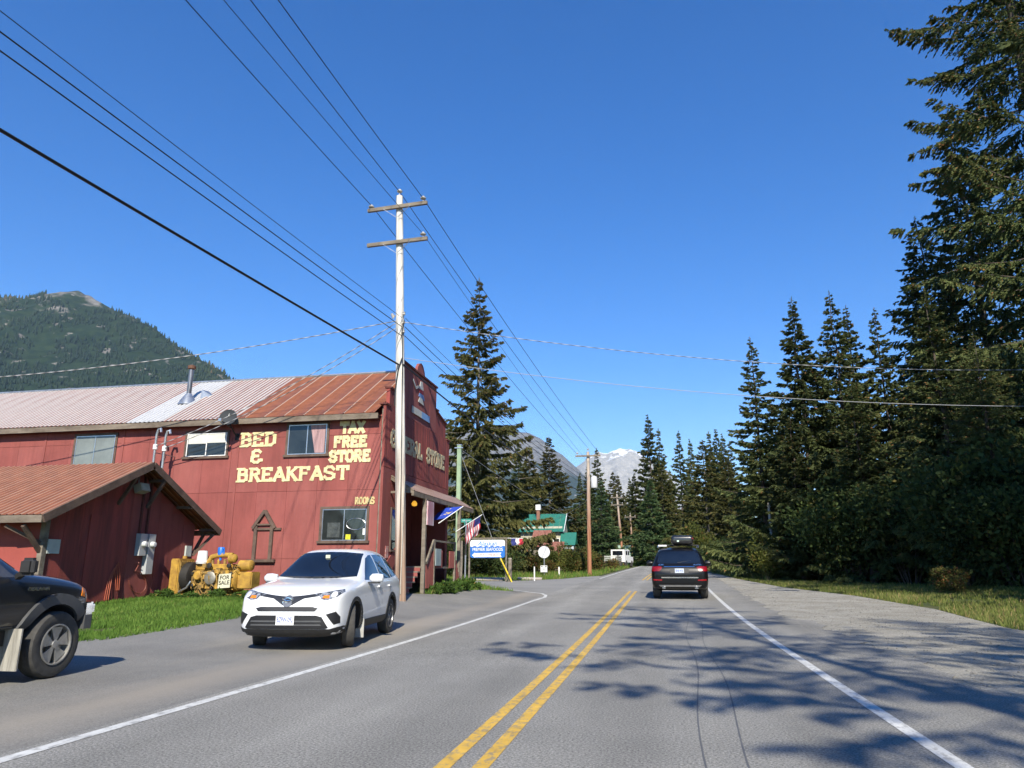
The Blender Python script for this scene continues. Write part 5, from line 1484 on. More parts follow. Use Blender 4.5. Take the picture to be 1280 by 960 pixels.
SW = [[(.66, 1.07), (.55, 1.13), (.06, 1.46), (-.18, 1.52), (-.34, 1.53), (-.40, 1.075)], [(-.46, 1.08), (-.42, 1.53), (-.85, 1.545), (-1.18, 1.53), (-1.24, 1.09)], [(-1.30, 1.10), (-1.25, 1.525), (-1.55, 1.48), (-1.80, 1.36), (-1.92, 1.20), (-1.78, 1.13)]]
for v in ('left', 'right'):
    for p in SW:
        decal('side_window', tr, p, v, CAR_GLASS, rv, .004, .08)
    for yc in (1.38, -1.28):
        outer = ring_poly(yc, .345, .465, -.35, PI + .35); inner = ring_poly(yc, .345, .405, PI + .35, -.35)
        decal('wheel_arch_trim', tr, outer + inner, v, TRIM, rv, .010, .05)
    decal('sill_trim', tr, [(.93, .23), (.93, .40), (-.83, .40), (-.83, .23)], v, TRIM, rv, .012, .08)
    sx = 1 if v == 'right' else -1
    for yh in (-.22, -1.05):
        MB().box(sx * .915 - .02, sx * .915 + .028, yh - .10, yh + .10, .93, .96).build('door_handle', WP, rv)
    for pl in ([(.72, 1.06), (.78, .80), (.72, .42)], [(-.43, 1.07), (-.43, .42)], [(-1.26, 1.08), (-1.0, .72), (-.90, .42)]):
        for a, b in zip(pl[:-1], pl[1:]):
            d = Vector((b[0] - a[0], b[1] - a[1])).normalized(); nn = (-d.y * .004, d.x * .004)
            decal('door_seam', tr, [(a[0] - nn[0], a[1] - nn[1]), (b[0] - nn[0], b[1] - nn[1]), (b[0] + nn[0], b[1] + nn[1]), (a[0] + nn[0], a[1] + nn[1])], v, TRIM, rv, .0015, .2)
    # mirror
    mm = MB().lathe([(.02, -.135), (.085, -.12), (.105, -.02), (.10, .08), (.05, .13), (.01, .14)], 14, Matrix.Translation((sx * 1.03, .50, 1.10)) @ Matrix.Diagonal((1, .75, .8, 1)), 'X').build('mirror', WP, rv, smooth=True)
    MB().box(sx * .99 - .10, sx * .99 + .12, .44, .55, 1.005, 1.035).build('mirror_foot', TRIM, mm)
    for yc, stv in ((1.38, .30), (-1.28, 0)):
        wheel(rv, sx * .79, yc, .345, .225, sx, 'thin', stv)
    MB().box(sx * .80 - .13, sx * .80 + .10, .86, .885, .10, .42).build('mud_flap', mat('pale_flap', (.42, .42, .40), .6, var=.2), rv)
GR = mat('grille_black', (.018, .018, .02), .45, var=.5, scale=4, stretch=(1, 1, 30))
decal('upper_grille', tr, [(-.55, .885), (-.25, .845), (0, .825), (.25, .845), (.55, .885), (.50, .835), (.26, .80), (.15, .74), (.08, .70), (0, .69), (-.08, .70), (-.15, .74), (-.26, .80), (-.50, .835)], 'front', mat('dark_grille_bar', (.05, .053, .06), .3, .3), rv, .010, .05)
decal('middle_grille', tr, [(-.53, .655), (-.44, .675), (.44, .675), (.53, .655), (.48, .605), (-.48, .605)], 'front', GR, rv, .004, .05)
decal('lower_grille', tr, [(-.60, .52), (-.50, .545), (.50, .545), (.60, .52), (.70, .36), (.66, .34), (-.66, .34), (-.70, .36)], 'front', GR, rv, .008, .05)
for z in (.40, .455):
    decal('grille_bar', tr, [(-.60, z - .012), (.60, z - .012), (.58, z + .012), (-.58, z + .012)], 'front', TRIM_G, rv, .016, .08)
decal('front_skirt', tr, [(-.87, .375), (-.87, .24), (-.5, .215), (.5, .215), (.87, .24), (.87, .375), (.72, .335), (-.72, .335)], 'front', TRIM, rv, .012, .05)
for s_ in (-1, 1):
    hp = [(.40, .865), (.62, .90), (.83, .935), (.855, .90), (.80, .83), (.66, .775), (.55, .79), (.52, .83)]
    fp = [(.66, .56), (.80, .60), (.85, .52), (.85, .42), (.78, .40)]
    if s_ < 0: hp = mirror_poly(hp); fp = mirror_poly(fp)
    hl = decal('headlight', tr, hp, 'front', LAMP, rv, .010, .04)
    decal('indicator', tr, [(s_ * .57, .80), (s_ * .68, .80), (s_ * .67, .845), (s_ * .58, .84)], 'front', AMBER, hl, .014, .03)
    decal('projector_lens', tr, ring_poly(s_ * .74, .855, .045, 0, 2 * PI, 14)[:-1], 'front', mat('bright_lens', (.85, .85, .82), .08, .2), hl, .016, .03)
    decal('fog_surround', tr, fp, 'front', GR, rv, .008, .04)
eb = decal('badge', tr, ring_poly(0, .758, .088, 0, 2 * PI, 24)[:-1], 'front', mat('badge_back', (.20, .21, .23), .3, .5), rv, .014, .04)
ef = tr.ray_cast(Vector((0, 6, .758)), Vector((0, -1, 0)))[0].y + .024
for (a, b, cz) in ((.084, .058, .758), (.027, .056, .758), (.056, .020, .790)):
    MB().tube([(a * math.cos(t), ef, cz + b * math.sin(t)) for t in np.linspace(0, 2 * PI, 25)], .008, 5, False).build('badge_ring', CHROME, eb, smooth=True)
pf = tr.ray_cast(Vector((0, 6, .47)), Vector((0, -1, 0)))[0].y + .02
plate(rv, Matrix.Translation((0, pf, .475)) @ Matrix.Rotation(PI, 4, 'Z'), 'BZPW-092', BLUE_INK)
MB().box(-.05, .04, .335, .345, 1.46, 1.52).build('windscreen_sticker', mat('pale_sticker', (.55, .58, .45), .6), ws_)
for s_ in (-1, 1):
    MB().bar((s_ * .52, 1.12, 1.135), (s_ * .02 + .05, 1.04, 1.125), .018, .012).build('wiper', TRIM, rv)
    decal('tail_light', tr, [(s_ * .58, 1.0), (s_ * .86, 1.06), (s_ * .86, .92), (s_ * .62, .90)], 'rear', RED_LENS, rv, .01, .06)
MB().lathe([(.012, 0), (.010, .10), (.002, .12)], 6, Matrix.Translation((0, -1.72, 1.60)) @ Matrix.Rotation(R(25), 4, 'X')).build('roof_antenna', TRIM, rv)

# ---- black SUV driving away
bv = thing('black_suv', 'black SUV with a roof box driving away in the right lane', 'car', (.70, 30.75, zg(.7, 30.75) + .01), R(-1.0))
bv.rotation_euler = (R(1.2), 0, R(-1.0))
bv.scale = (1.07, 1.0, 1.04)
BP = paint('black_car_paint', (.004, .004, .005), .22, .30, .25)
st = [(-2.54, .66, .55, .80, .58, .84, .85), (-2.50, .86, .42, .98, .74, 1.02, 1.04), (-2.42, .94, .36, 1.08, .78, 1.14, 1.17), (-2.30, .965, .32, 1.14, .74, 1.24, 1.28), (-2.10, .97, .30, 1.16, .72, 1.60, 1.66), (-1.95, .97, .28, 1.16, .72, 1.70, 1.76),
      (-1.4, .97, .27, 1.14, .72, 1.745, 1.81), (-.5, .97, .27, 1.11, .72, 1.76, 1.825), (.25, .97, .27, 1.09, .68, 1.72, 1.78), (.55, .97, .27, 1.08, .70, 1.62, 1.67), (1.05, .97, .27, 1.06, .80, 1.24, 1.28), (1.2, .97, .27, 1.05, .82, 1.17, 1.21), (1.8, .96, .27, 1.02, .80, 1.10, 1.14), (2.3, .92, .28, .95, .74, 1.02, 1.05), (2.5, .80, .32, .84, .62, .9, .92), (2.56, .5, .42, .7, .4, .74, .75)]
wells = [(.64, 1.3, 1.66, .385, .44), (-1.3, -.64, 1.66, .385, .44), (.64, 1.3, -1.42, .385, .44), (-1.3, -.64, -1.42, .385, .44)]
body, tr = car_body('body', st, wells, BP, bv)
rw = decal('rear_window', tr, [(-.74, 1.26), (-.4, 1.235), (.4, 1.235), (.74, 1.26), (.71, 1.48), (.64, 1.66), (-.64, 1.66), (-.71, 1.48)], 'rear', CAR_GLASS, bv, .006, .08)
decal('windscreen', tr, [(-.74, 1.26), (.74, 1.26), (.62, 1.66), (-.62, 1.66)], 'front', CAR_GLASS, bv, .005, .12)
for v in ('left', 'right'):
    for p in ([(.75, 1.15), (.25, 1.60), (-.1, 1.66), (-.15, 1.15)], [(-.22, 1.15), (-.17, 1.665), (-1.05, 1.67), (-1.12, 1.18)], [(-1.2, 1.19), (-1.14, 1.67), (-1.75, 1.64), (-1.95, 1.30), (-1.85, 1.22)]):
        decal('side_window', tr, p, v, CAR_GLASS, bv, .004, .12)
    sx = 1 if v == 'right' else -1
    for yc in (1.66, -1.42):
        wheel(bv, sx * .82, yc, .385, .27, sx, 'thin')
    mm = MB().lathe([(.02, -.13), (.10, -.11), (.125, .0), (.11, .09), (.02, .14)], 14, Matrix.Translation((sx * 1.09, .86, 1.20)) @ Matrix.Diagonal((1, .7, .9, 1)), 'X').build('mirror', BP, bv, smooth=True)
    MB().tube([(sx * .70, -1.9, 1.80), (sx * .70, -1.7, 1.86), (sx * .70, -.2, 1.88), (sx * .70, .15, 1.80)], .02, 7).build('roof_rail', mat('satin_rail', (.30, .34, .40), .3, .8), bv, smooth=True)
    tp = [(.58, 1.11), (.66, 1.14), (.92, 1.13), (.94, 1.0), (.92, .965), (.68, .975), (.62, 1.03)]
    if sx < 0: tp = mirror_poly(tp)
    tl_ = decal('tail_light', tr, tp, 'rear', RED_LENS, bv, .012, .05)
    decal('reflector', tr, [(sx * .60, .69), (sx * .90, .70), (sx * .90, .65), (sx * .60, .645)], 'rear', RED_LENS, bv, .008, .08)
    MB().lathe([(.05, -2.56), (.055, -2.53), (.055, -2.40)], 12, Matrix.Translation((sx * .55, 0, .40)) @ Matrix.Diagonal((1.3, 1, .5, 1)), 'Y').build('exhaust_tip', CHROME, bv, smooth=True)
decal('chrome_strip', tr, [(-.52, 1.14), (.52, 1.14), (.52, 1.115), (-.52, 1.115)], 'rear', CHROME, bv, .012, .1)
decal('bumper_strip', tr, [(-.62, .775), (.62, .775), (.62, .735), (-.62, .735)], 'rear', CHROME, bv, .02, .1)
decal('plate_recess', tr, [(-.33, 1.07), (.33, 1.07), (.30, .91), (-.30, .91)], 'rear', TRIM, bv, .005, .08)
decal('skid_plate', tr, [(-.72, .50), (.72, .50), (.66, .44), (-.66, .44)], 'rear', mat('satin_skid', (.30, .30, .30), .4, .6), bv, .012, .1)
pr0 = tr.ray_cast(Vector((0, -6, .99)), Vector((0, 1, 0)))[0].y - .02
plate(bv, Matrix.Translation((0, pr0, .99)), 'BX8 41K', BLUE_INK, mat('pale_blue_plate', (.55, .60, .70), .5))
for s_, x in (('GL350', -.62), ('BLUETEC', .62)):
    yb = tr.ray_cast(Vector((x * .95, -6, 1.185)), Vector((0, 1, 0)))[0].y - .012
    text_obj('badge_lettering', s_, .065, CHROME, Matrix.Translation((x, yb, 1.195)) @ Matrix.Rotation(R(78), 4, 'X'), bv, .004)
MB().bar((-.05, -2.33, 1.27), (.42, -2.27, 1.33), .018, .02).build('rear_wiper', TRIM, bv)
for y in (-1.35, -.35):
    MB().bar((-.72, y, 1.885), (.72, y, 1.885), .05, .03).build('cross_bar', TRIM, bv)
MB().box(-.70, -.40, -1.5, -.5, 1.845, 1.90).build('pale_roof_pad', WHITE, bv)
rb = thing('roof_box', 'glossy black cargo box strapped on the roof of the black SUV', 'roof box', (.86, 29.95, zg(.7, 30.7) + 1.96), R(-1.0))
bx_ = MB().box(-.42, .42, -.95, .95, 0, .34).mesh('roof_box', paint('box_black', (.012, .012, .013), .8, .3))
bm = bmesh.new(); bm.from_mesh(bx_); bmesh.ops.bevel(bm, geom=bm.edges[:], offset=.13, segments=4, affect='EDGES', profile=.6); bm.to_mesh(bx_); bm.free()
bx_.polygons.foreach_set('use_smooth', [True] * len(bx_.polygons)); link('shell', bx_, rb)
MB().box(-.43, .43, -.90, .90, .145, .165).build('lid_seam', TRIM, rb)
MB().box(-.20, -.12, -.955, -.94, .10, .16).build('lock', CHROME, rb)
MB().box(.36, .42, -.965, -.95, .20, .25).build('reflector', RED_LENS, rb)

# ---- black pickup, front half in view at the left edge
pk = thing('black_pickup', 'black pickup truck with grey wheel flares cut off by the left edge', 'pickup', (-8.48, 6.98, .13), R(1.5))
PP = paint('pickup_black_paint', (.010, .011, .014), .8, .3)
st = [(-2.75, .80, .55, .98, .74, 1.02, 1.02), (-2.70, .85, .50, 1.05, .78, 1.08, 1.08), (-2.0, .86, .48, 1.06, .80, 1.09, 1.09), (-1.35, .86, .46, 1.06, .80, 1.10, 1.10), (-1.22, .86, .46, 1.06, .66, 1.52, 1.56), (-1.0, .86, .45, 1.06, .63, 1.66, 1.71), (-.4, .86, .45, 1.05, .63, 1.69, 1.74), (.1, .86, .45, 1.05, .64, 1.62, 1.67), (.3, .86, .45, 1.05, .66, 1.52, 1.56), (.80, .86, .45, 1.06, .74, 1.18, 1.22), (.88, .86, .45, 1.06, .76, 1.13, 1.17), (1.3, .86, .45, 1.04, .74, 1.10, 1.15), (1.70, .85, .46, 1.0, .72, 1.05, 1.10), (1.90, .83, .50, .95, .70, 1.0, 1.04), (1.97, .78, .55, .87, .66, .93, .97), (2.0, .70, .60, .80, .6, .84, .86)]
wells = [(.52, 1.3, 1.36, .28, .475), (-1.3, -.52, 1.36, .28, .475), (.52, 1.3, -1.72, .28, .475), (-1.3, -.52, -1.72, .28, .475)]
body, tr = car_body('body', st, wells, PP, pk)
decal('windscreen', tr, [(-.72, 1.20), (.72, 1.20), (.60, 1.58), (-.60, 1.58)], 'front', CAR_GLASS, pk, .005, .1)
CLEAR = mat('tinted_side_glass', (.03, .04, .055), .03, col2=(.10, .09, .085), scale=1.5, spec=.8)
for v in ('left', 'right'):
    sx = 1 if v == 'right' else -1
    decal('side_window', tr, [(.70, 1.10), (.60, 1.17), (.22, 1.50), (-.05, 1.58), (-.42, 1.62), (-.45, 1.10)], v, CLEAR, pk, .004, .08)
    decal('rear_side_window', tr, [(-.52, 1.10), (-.50, 1.62), (-.98, 1.60), (-1.12, 1.30), (-1.12, 1.10)], v, CAR_GLASS, pk, .004, .08)
    for yc in (1.36, -1.72):
        outer = ring_poly(yc, .28, .61, -.25, PI + .25); inner = ring_poly(yc, .28, .48, PI + .25, -.25)
        decal('wheel_flare', tr, outer + inner, v, TRIM_G, pk, .045, .05)
        wheel(pk, sx * .80, yc, .40, .27, sx, 'five', 0., .62).location.z = .27
        MB().box(sx * .80 - .15, sx * .80 + .13, yc - .58, yc - .56, .02, .50, None).build('mud_flap', mat('scuffed_white_flap', (.40, .385, .34), .7, col2=(.17, .16, .14), scale=5, stretch=(3, 1, .3)), pk)
    decal('door_seam', tr, [(.80, 1.08), (.808, 1.08), (.808, .52), (.80, .52)], v, TRIM, pk, .0015, .2)
    decal('rocker_trim', tr, [(.86, .53), (.86, .47), (-1.1, .47), (-1.1, .53)], v, TRIM_G, pk, .01, .1)
    decal('body_side_moulding', tr, [(.78, .78), (.78, .74), (-1.1, .74), (-1.1, .78)], v, TRIM, pk, .008, .1)
    MB().box(sx * .87 - .01, sx * .87 + .03, -.42, -.22, .93, .97).build('door_handle', TRIM, pk)
    mb_ = MB().box(-.05, .15, -.06, .07, -.10, .11).mesh('mirror', TRIM)
    bm = bmesh.new(); bm.from_mesh(mb_); bmesh.ops.bevel(bm, geom=bm.edges[:], offset=.04, segments=3, affect='EDGES'); bm.to_mesh(mb_); bm.free()
    mo = link('mirror', mb_, pk); mo.location = (sx * .98, .62, 1.22); mo.scale = (sx, 1, 1)
    MB().bar((sx * .86, .66, 1.10), (sx * .95, .62, 1.14), .06).build('mirror_arm', TRIM, mo.parent)
    decal('headlight', tr, [(1.86, .82), (1.96, .80), (1.96, .90), (1.88, .94)], v, LAMP, pk, .008, .05)
    decal('corner_lamp', tr, [(1.78, .85), (1.85, .83), (1.87, .935), (1.81, .95)], v, AMBER, pk, .008, .05)
    if v == 'right':
        xb = tr.ray_cast(Vector((4, 1.02, .96)), Vector((-1, 0, 0)))[0].x + .006
        text_obj('badge_lettering', 'PRERUNNER', .062, CHROME, Matrix.Translation((xb, 1.02, .955)) @ Matrix.Rotation(R(90), 4, 'Z') @ Matrix.Rotation(R(90), 4, 'X'), pk, .003, .3)
bmp = MB().box(-.86, .86, 1.96, 2.06, .60, .76).mesh('front_bumper', CHROME)
bm = bmesh.new(); bm.from_mesh(bmp); bmesh.ops.bevel(bm, geom=bm.edges[:], offset=.03, segments=3, affect='EDGES'); bm.to_mesh(bmp); bm.free()
fb = link('front_bumper', bmp, pk)
for a, b in ((.80, .875), (-.875, -.80)):
    MB().box(a, b, 1.86, 1.97, .60, .75).build('bumper_side', CHROME, fb)
MB().box(-.84, .84, 1.86, 2.03, .42, .595).build('lower_valance', TRIM, pk)
MB().box(.50, .875, 1.855, 1.98, .42, .60).build('valance_end', TRIM_G, pk)
decal('grille', tr, [(-.5, .80), (.5, .80), (.5, .93), (-.5, .93)], 'front', GR, pk, .008, .08)
MB().box(-.82, .82, -2.6, -1.2, .50, .60).build('chassis', TRIM, pk)
MB().box(-.70, .70, -1.0, .95, .30, .47).build('underbody', DRK, pk)

# ---- white boxy off-roader parked far up the road
ft = thing('white_offroader', 'small white boxy off-roader parked far up the road by a wooden pole', 'car', (-4.5, 88.6, prof(88)), R(-12))
fb_ = MB().box(-.85, .85, -1.9, 1.0, .55, 1.25).box(-.80, .80, -1.88, .55, 1.253, 2.0).box(-.82, .82, 1.0, 2.1, .55, 1.22)
fb_.build('body', WHITE, ft)
for sx in (-1, 1):
    for y0, y1 in ((-.25, .35), (-1.2, -.5)):
        MB().box(sx * .802 - .006, sx * .802 + .006, y0, y1, 1.38, 1.85).build('side_window', CAR_GLASS, ft)
    for y in (-1.2, 1.3):
        MB().lathe([(.25, -.12), (.39, -.11), (.40, -.05), (.40, .05), (.39, .11), (.25, .12)], 18, Matrix.Translation((sx * .75, y, .39)), 'X').build('wheel', TYRE, ft, smooth=True)
MB().box(-.6, .6, -1.893, -1.886, 1.35, 1.85).build('rear_window', CAR_GLASS, ft)
MB().lathe([(.05, -2.12), (.36, -2.10), (.38, -2.0), (.36, -1.9)], 18, Matrix.Translation((.1, 0, .95)), 'Y').build('spare_wheel', TYRE, ft, smooth=True)
MB().box(-.85, .85, -2.0, -1.88, .45, .6).build('bumper', TRIM, ft)
tl = thing('utility_trailer', 'low grey slatted trailer behind the white off-roader', 'trailer', (-5.3, 85.0, prof(85)), R(-10))
MB().box(-.75, .75, -1.2, 1.2, .62, .70).build('bed', GREY_WOOD, tl)
for z in (.85, 1.05, 1.25):
    for sx in (-1, 1):
        MB().box(sx * .75 - .02, sx * .75 + .02, -1.2, 1.2, z - .05, z + .05).build('side_slat', mat('pale_slat', (.50, .52, .48), .7, var=.2), tl)
    MB().box(-.73, .73, -1.22, -1.18, z - .05, z + .05).build('tail_slat', mat('pale_slat', (.50, .52, .48)), tl)
for sx in (-1, 1):
    MB().lathe([(.2, -.1), (.31, -.09), (.32, 0), (.31, .09), (.2, .1)], 16, Matrix.Translation((sx * .86, 0, .32)), 'X').build('wheel', TYRE, tl, smooth=True)
    MB().box(sx * .75 - .03, sx * .75 + .03, -1.2, -1.12, .6, 1.35).build('stake', GREY_WOOD, tl)
MB().bar((0, 1.2, .62), (0, 2.4, .55), .08).build('drawbar', GALV, tl)

# ---------------------------------------------------------------- poles and wires
def pole_mat(name, topc, lowc, z0, z1):
    """old paint over bare wood: paint left above, bare brown wood below, ragged between"""
    m = bpy.data.materials.new(name); m.use_nodes = True
    N, L = m.node_tree.nodes, m.node_tree.links
    b = N['Principled BSDF']; b.inputs['Roughness'].default_value = .9
    tc = N.new('ShaderNodeTexCoord'); mp = N.new('ShaderNodeMapping'); mp.inputs['Scale'].default_value = (9, 9, .5); L.new(tc.outputs['Object'], mp.inputs['Vector'])
    nz = N.new('ShaderNodeTexNoise'); nz.inputs['Scale'].default_value = 1.2; nz.inputs['Detail'].default_value = 9; L.new(mp.outputs['Vector'], nz.inputs['Vector'])
    sx = N.new('ShaderNodeSeparateXYZ'); L.new(tc.outputs['Object'], sx.inputs['Vector'])
    ad = N.new('ShaderNodeMath'); ad.operation = 'MULTIPLY_ADD'; ad.inputs[1].default_value = 4.; L.new(nz.outputs['Fac'], ad.inputs[0]); L.new(sx.outputs['Z'], ad.inputs[2])
    mr = N.new('ShaderNodeMapRange'); mr.inputs['From Min'].default_value = z0 + 2; mr.inputs['From Max'].default_value = z1 + 2; L.new(ad.outputs[0], mr.inputs['Value'])
    mx = N.new('ShaderNodeMix'); mx.data_type = 'RGBA'; mx.inputs['A'].default_value = (*lowc, 1); mx.inputs['B'].default_value = (*topc, 1); L.new(mr.outputs['Result'], mx.inputs['Factor'])
    r2 = N.new('ShaderNodeMapRange'); r2.inputs['From Min'].default_value = .3; r2.inputs['From Max'].default_value = .62; r2.inputs['To Min'].default_value = .45; r2.inputs['To Max'].default_value = 1.05; L.new(nz.outputs['Fac'], r2.inputs['Value'])
    mu = N.new('ShaderNodeMix'); mu.data_type = 'RGBA'; mu.blend_type = 'MULTIPLY'; mu.inputs['Factor'].default_value = 1; L.new(mx.outputs['Result'], mu.inputs['A']); L.new(r2.outputs['Result'], mu.inputs['B'])
    L.new(mu.outputs['Result'], b.inputs['Base Color'])
    bp = N.new('ShaderNodeBump'); bp.inputs['Strength'].default_value = .6; bp.inputs['Distance'].default_value = .02; L.new(nz.outputs['Fac'], bp.inputs['Height']); L.new(bp.outputs['Normal'], b.inputs['Normal'])
    return m
POLE_A = pole_mat('white_weathered_pole', (.70, .67, .61), (.36, .24, .17), 1.5, 5.5)
POLE_B = pole_mat('brown_weathered_pole', (.50, .42, .34), (.36, .16, .085), 3.0, 8.5)
PORC = mat('porcelain', (.50, .48, .44), .25, var=.2)
ARM = mat('crossarm_wood', (.25, .215, .165), .9, col2=(.13, .105, .08), scale=4, bump=.4, stretch=(.3, 1, 1))
def insulator(parent, x, y, z, world=False):
    return MB().lathe([(.015, -.12), (.015, 0), (.10, .02), (.11, .05), (.06, .07), (.05, .11), (.03, .13)], 12, Matrix.Translation((x, y, z))).build('insulator', PORC, parent, smooth=True)
def crossarm(parent, x, y, z, w, tilt=0.):
    a = MB().bar((x - w / 2, y - .20, z - tilt), (x + w / 2, y - .20, z + tilt), .10, .13).build('crossarm', ARM, parent)
    for s_ in (-1, 1):
        MB().bar((x + s_ * .52, y - .26, z + s_ * tilt * .5 - .05), (x + s_ * .03, y - .21, z - .42), .03, .012).build('brace', GALV, a)
    return a
P1 = thing('power_pole', 'tall whitish wooden power pole with two crossarms beside the store', 'power pole', (-8.26, 23.0, zg(-8.26, 23)))
zb = P1.location.z
MB().tube([(0, 0, -.5), (-.16, 0, 3.5), (-.33, 0, 7.4), (-.64, 0, 14.45)], [.185, .17, .155, .125], 16).build('shaft', POLE_A, P1, smooth=True)
crossarm(P1, -.63, 0, 13.92, 2.30, .05); crossarm(P1, -.58, 0, 12.50, 2.30, .04)
for x, z in ((-1.65, 13.98), (.36, 14.12), (-.64, 14.62), (.40, 12.68)):
    insulator(P1, x, -.2 if z != 14.62 else 0, z)
for k in range(3):
    MB().lathe([(.03, -.06), (.06, -.04), (.04, 0), (.06, .04), (.03, .06)], 10, Matrix.Translation((-.24, -.12, 9.75 - .33 * k))).build('spool_insulator', PORC, P1, smooth=True)
MB().tube([(-.60, -.12, 9.7), (-.62, -.15, 9.6), (-.66, -.2, 9.75)], .05, 7).build('dead_end_clamp', PORC, P1, smooth=True)
MB().tube([(-.20, -.17, 9.5), (-.26, -.2, 9.0), (-.22, -.19, 8.4), (-.20, -.18, 7.8), (-.12, -.175, 5), (.0, -.185, .1)], .014, 5).build('ground_wire', DRK, P1, smooth=True)
MB().tube([(-.22, -.18, 8.1), (-.34, -.2, 7.7), (-.42, -.18, 7.0), (-.44, -.16, 6.4)], .02, 5).build('riser_cable', DRK, P1, smooth=True)
MB().box(.02, .05, -.195, -.165, .2, 4.0).build('conduit', mat('pale_conduit', (.45, .40, .33), .8), P1)

def far_pole(label, x, y, top, arms, lean=0., xf=False):
    t = thing('power_pole', label, 'power pole', (x, y, zg(x, y)))
    H = top - t.location.z
    MB().tube([(0, 0, -.4), (lean * .5, 0, H * .5), (lean, 0, H)], [.17, .15, .12], 12).build('shaft', POLE_B, t, smooth=True)
    for (dz, w) in arms:
        a = crossarm(t, lean, 0, H - dz, w)
        for s_ in (-1, 1):
            insulator(t, lean + s_ * (w / 2 - .15), -.2, H - dz + .18)
    insulator(t, lean, 0, H + .15)
    if xf:
        MB().lathe([(.24, 0), (.26, .05), (.26, .80), (.20, .9)], 14, Matrix.Translation((lean + .42, -.05, H - 2.9))).build('transformer', mat('transformer_grey', (.55, .56, .58), .5, var=.1), t, smooth=True)
    return t
far_pole('second power pole along the road, rusty brown shaft with a grey transformer', -5.45, 57.6, 10.45, ((.35, 2.0),), -.15 + .28, True)
far_pole('third power pole, distant, with two crossarms by the white off-roader', -4.9, 100, 11.2, ((.45, 1.7), (1.45, 1.7)), -.55)
far_pole('fourth and farthest power pole with one short crossarm', -4.5, 125, 10.2, ((.4, 1.9),), -.2)

W_DARK = mat('dark_wire', (.03, .03, .032), .6)
W_CABLE = mat('black_cable', (.012, .012, .013), .6)
def twist_mat():
    m = bpy.data.materials.new('twisted_wire'); m.use_nodes = True
    N, L = m.node_tree.nodes, m.node_tree.links
    b = N['Principled BSDF']; b.inputs['Roughness'].default_value = .5
    tc = N.new('ShaderNodeTexCoord'); w = N.new('ShaderNodeTexWave'); w.inputs['Scale'].default_value = .8; w.inputs['Distortion'].default_value = 2.; L.new(tc.outputs['Object'], w.inputs['Vector'])
    r = N.new('ShaderNodeValToRGB'); r.color_ramp.elements[0].color = (.10, .10, .10, 1); r.color_ramp.elements[1].color = (.42, .43, .45, 1); L.new(w.outputs['Fac'], r.inputs['Fac']); L.new(r.outputs['Color'], b.inputs['Base Color'])
    return m
W_TWIST = twist_mat()
W_PALE = mat('pale_wire', (.33, .34, .36), .5, var=.2)
def wire(label, a, b, sag, rad, m, n=26, grp='overhead wires'):
    a, b = Vector(a), Vector(b)
    pts = [a + (b - a) * (i / n) - Vector((0, 0, 4 * sag * (i / n) * (1 - i / n))) for i in range(n + 1)]
    me = MB().tube(pts, rad, 5).mesh('overhead_wire', m, True, False)
    return tag(link('overhead_wire', me), label, 'wire', grp)
P0x = -10.0
wire('leftmost top-arm wire running over us to the white pole', (-9.91, 22.8, 14.42), (-10.72, -22, 14.3), .5, .013, W_DARK)
wire('pole-top wire running over us to the white pole', (-8.9, 23, 14.98), (-9.42, -22, 14.75), .5, .013, W_DARK)
wire('rightmost top-arm wire running over us to the white pole', (-7.9, 22.8, 14.5), (-8.60, -22, 14.3), .5, .013, W_DARK)
wire('thin lower-arm wire running over us to the white pole', (-7.86, 22.8, 13.08), (-9.32, -22, 12.95), .5, .009, W_DARK)
wire('leftmost top-arm wire from the white pole to the second pole', (-9.91, 22.8, 14.42), (-6.25, 57.4, 10.35), .35, .013, W_DARK)
wire('pole-top wire from the white pole to the second pole', (-8.9, 23, 14.98), (-5.3, 57.6, 10.75), .35, .013, W_DARK)
wire('rightmost top-arm wire from the white pole to the second pole', (-7.9, 22.8, 14.5), (-4.45, 57.4, 10.35), .35, .013, W_DARK)
wire('thin lower-arm wire from the white pole to the second pole', (-7.86, 22.8, 13.08), (-5.3, 57.6, 9.6), .35, .009, W_DARK)
for k, (z0, z1, r_, lb) in enumerate(((9.98, 9.75, .009, 'thin upper'), (9.65, 9.3, .014, 'middle'), (9.32, 8.95, .014, 'lower'))):
    wire(lb + ' of three service wires rising to the upper left from the white pole', (-8.55, 22.88, z0 - .05), (-11.6 + .15 * k, -22, z1 + .1), .25, r_, W_DARK)
    wire(lb + ' of three service wires from the white pole down to the second pole', (-8.45, 22.9, z0 - .05), (-5.5, 57.5, 8.3 - .3 * k), .4, r_, W_DARK)
wire('thick black cable rising to the left edge from the white pole', (-8.62, 22.85, 8.22), (-11.6, -22, 7.5), .15, .032, W_CABLE)
wire('thick black cable from the white pole past the store front', (-8.45, 22.9, 8.22), (-5.5, 57.5, 7.1), .5, .030, W_CABLE)
wire('upper twisted wire crossing the road to the right edge', (-8.5, 22.9, 9.78), (24, 33.5, 9.65), 1.05, .014, W_TWIST)
wire('lower pale wire crossing the road to the right edge', (-8.40, 22.9, 8.45), (24, 29.5, 7.15), .95, .011, W_PALE)
wire('service drop running left past the mountain from the white pole', (-8.75, 22.9, 9.85), (-32, 20.2, 7.9), .55, .018, W_TWIST)
wire('upper service drop from the white pole to the left mast', (-8.75, 22.9, 9.80), (-18.55, 23.85, 5.85), .35, .016, W_TWIST)
wire('lower service drop from the white pole to the right mast', (-8.75, 22.9, 9.60), (-18.18, 23.85, 5.75), .35, .016, W_TWIST)
wire('wire from the green post to the far trees', (-12.45, 44.5, 8.9), (-8.0, 70, 6.0), .3, .015, W_PALE)
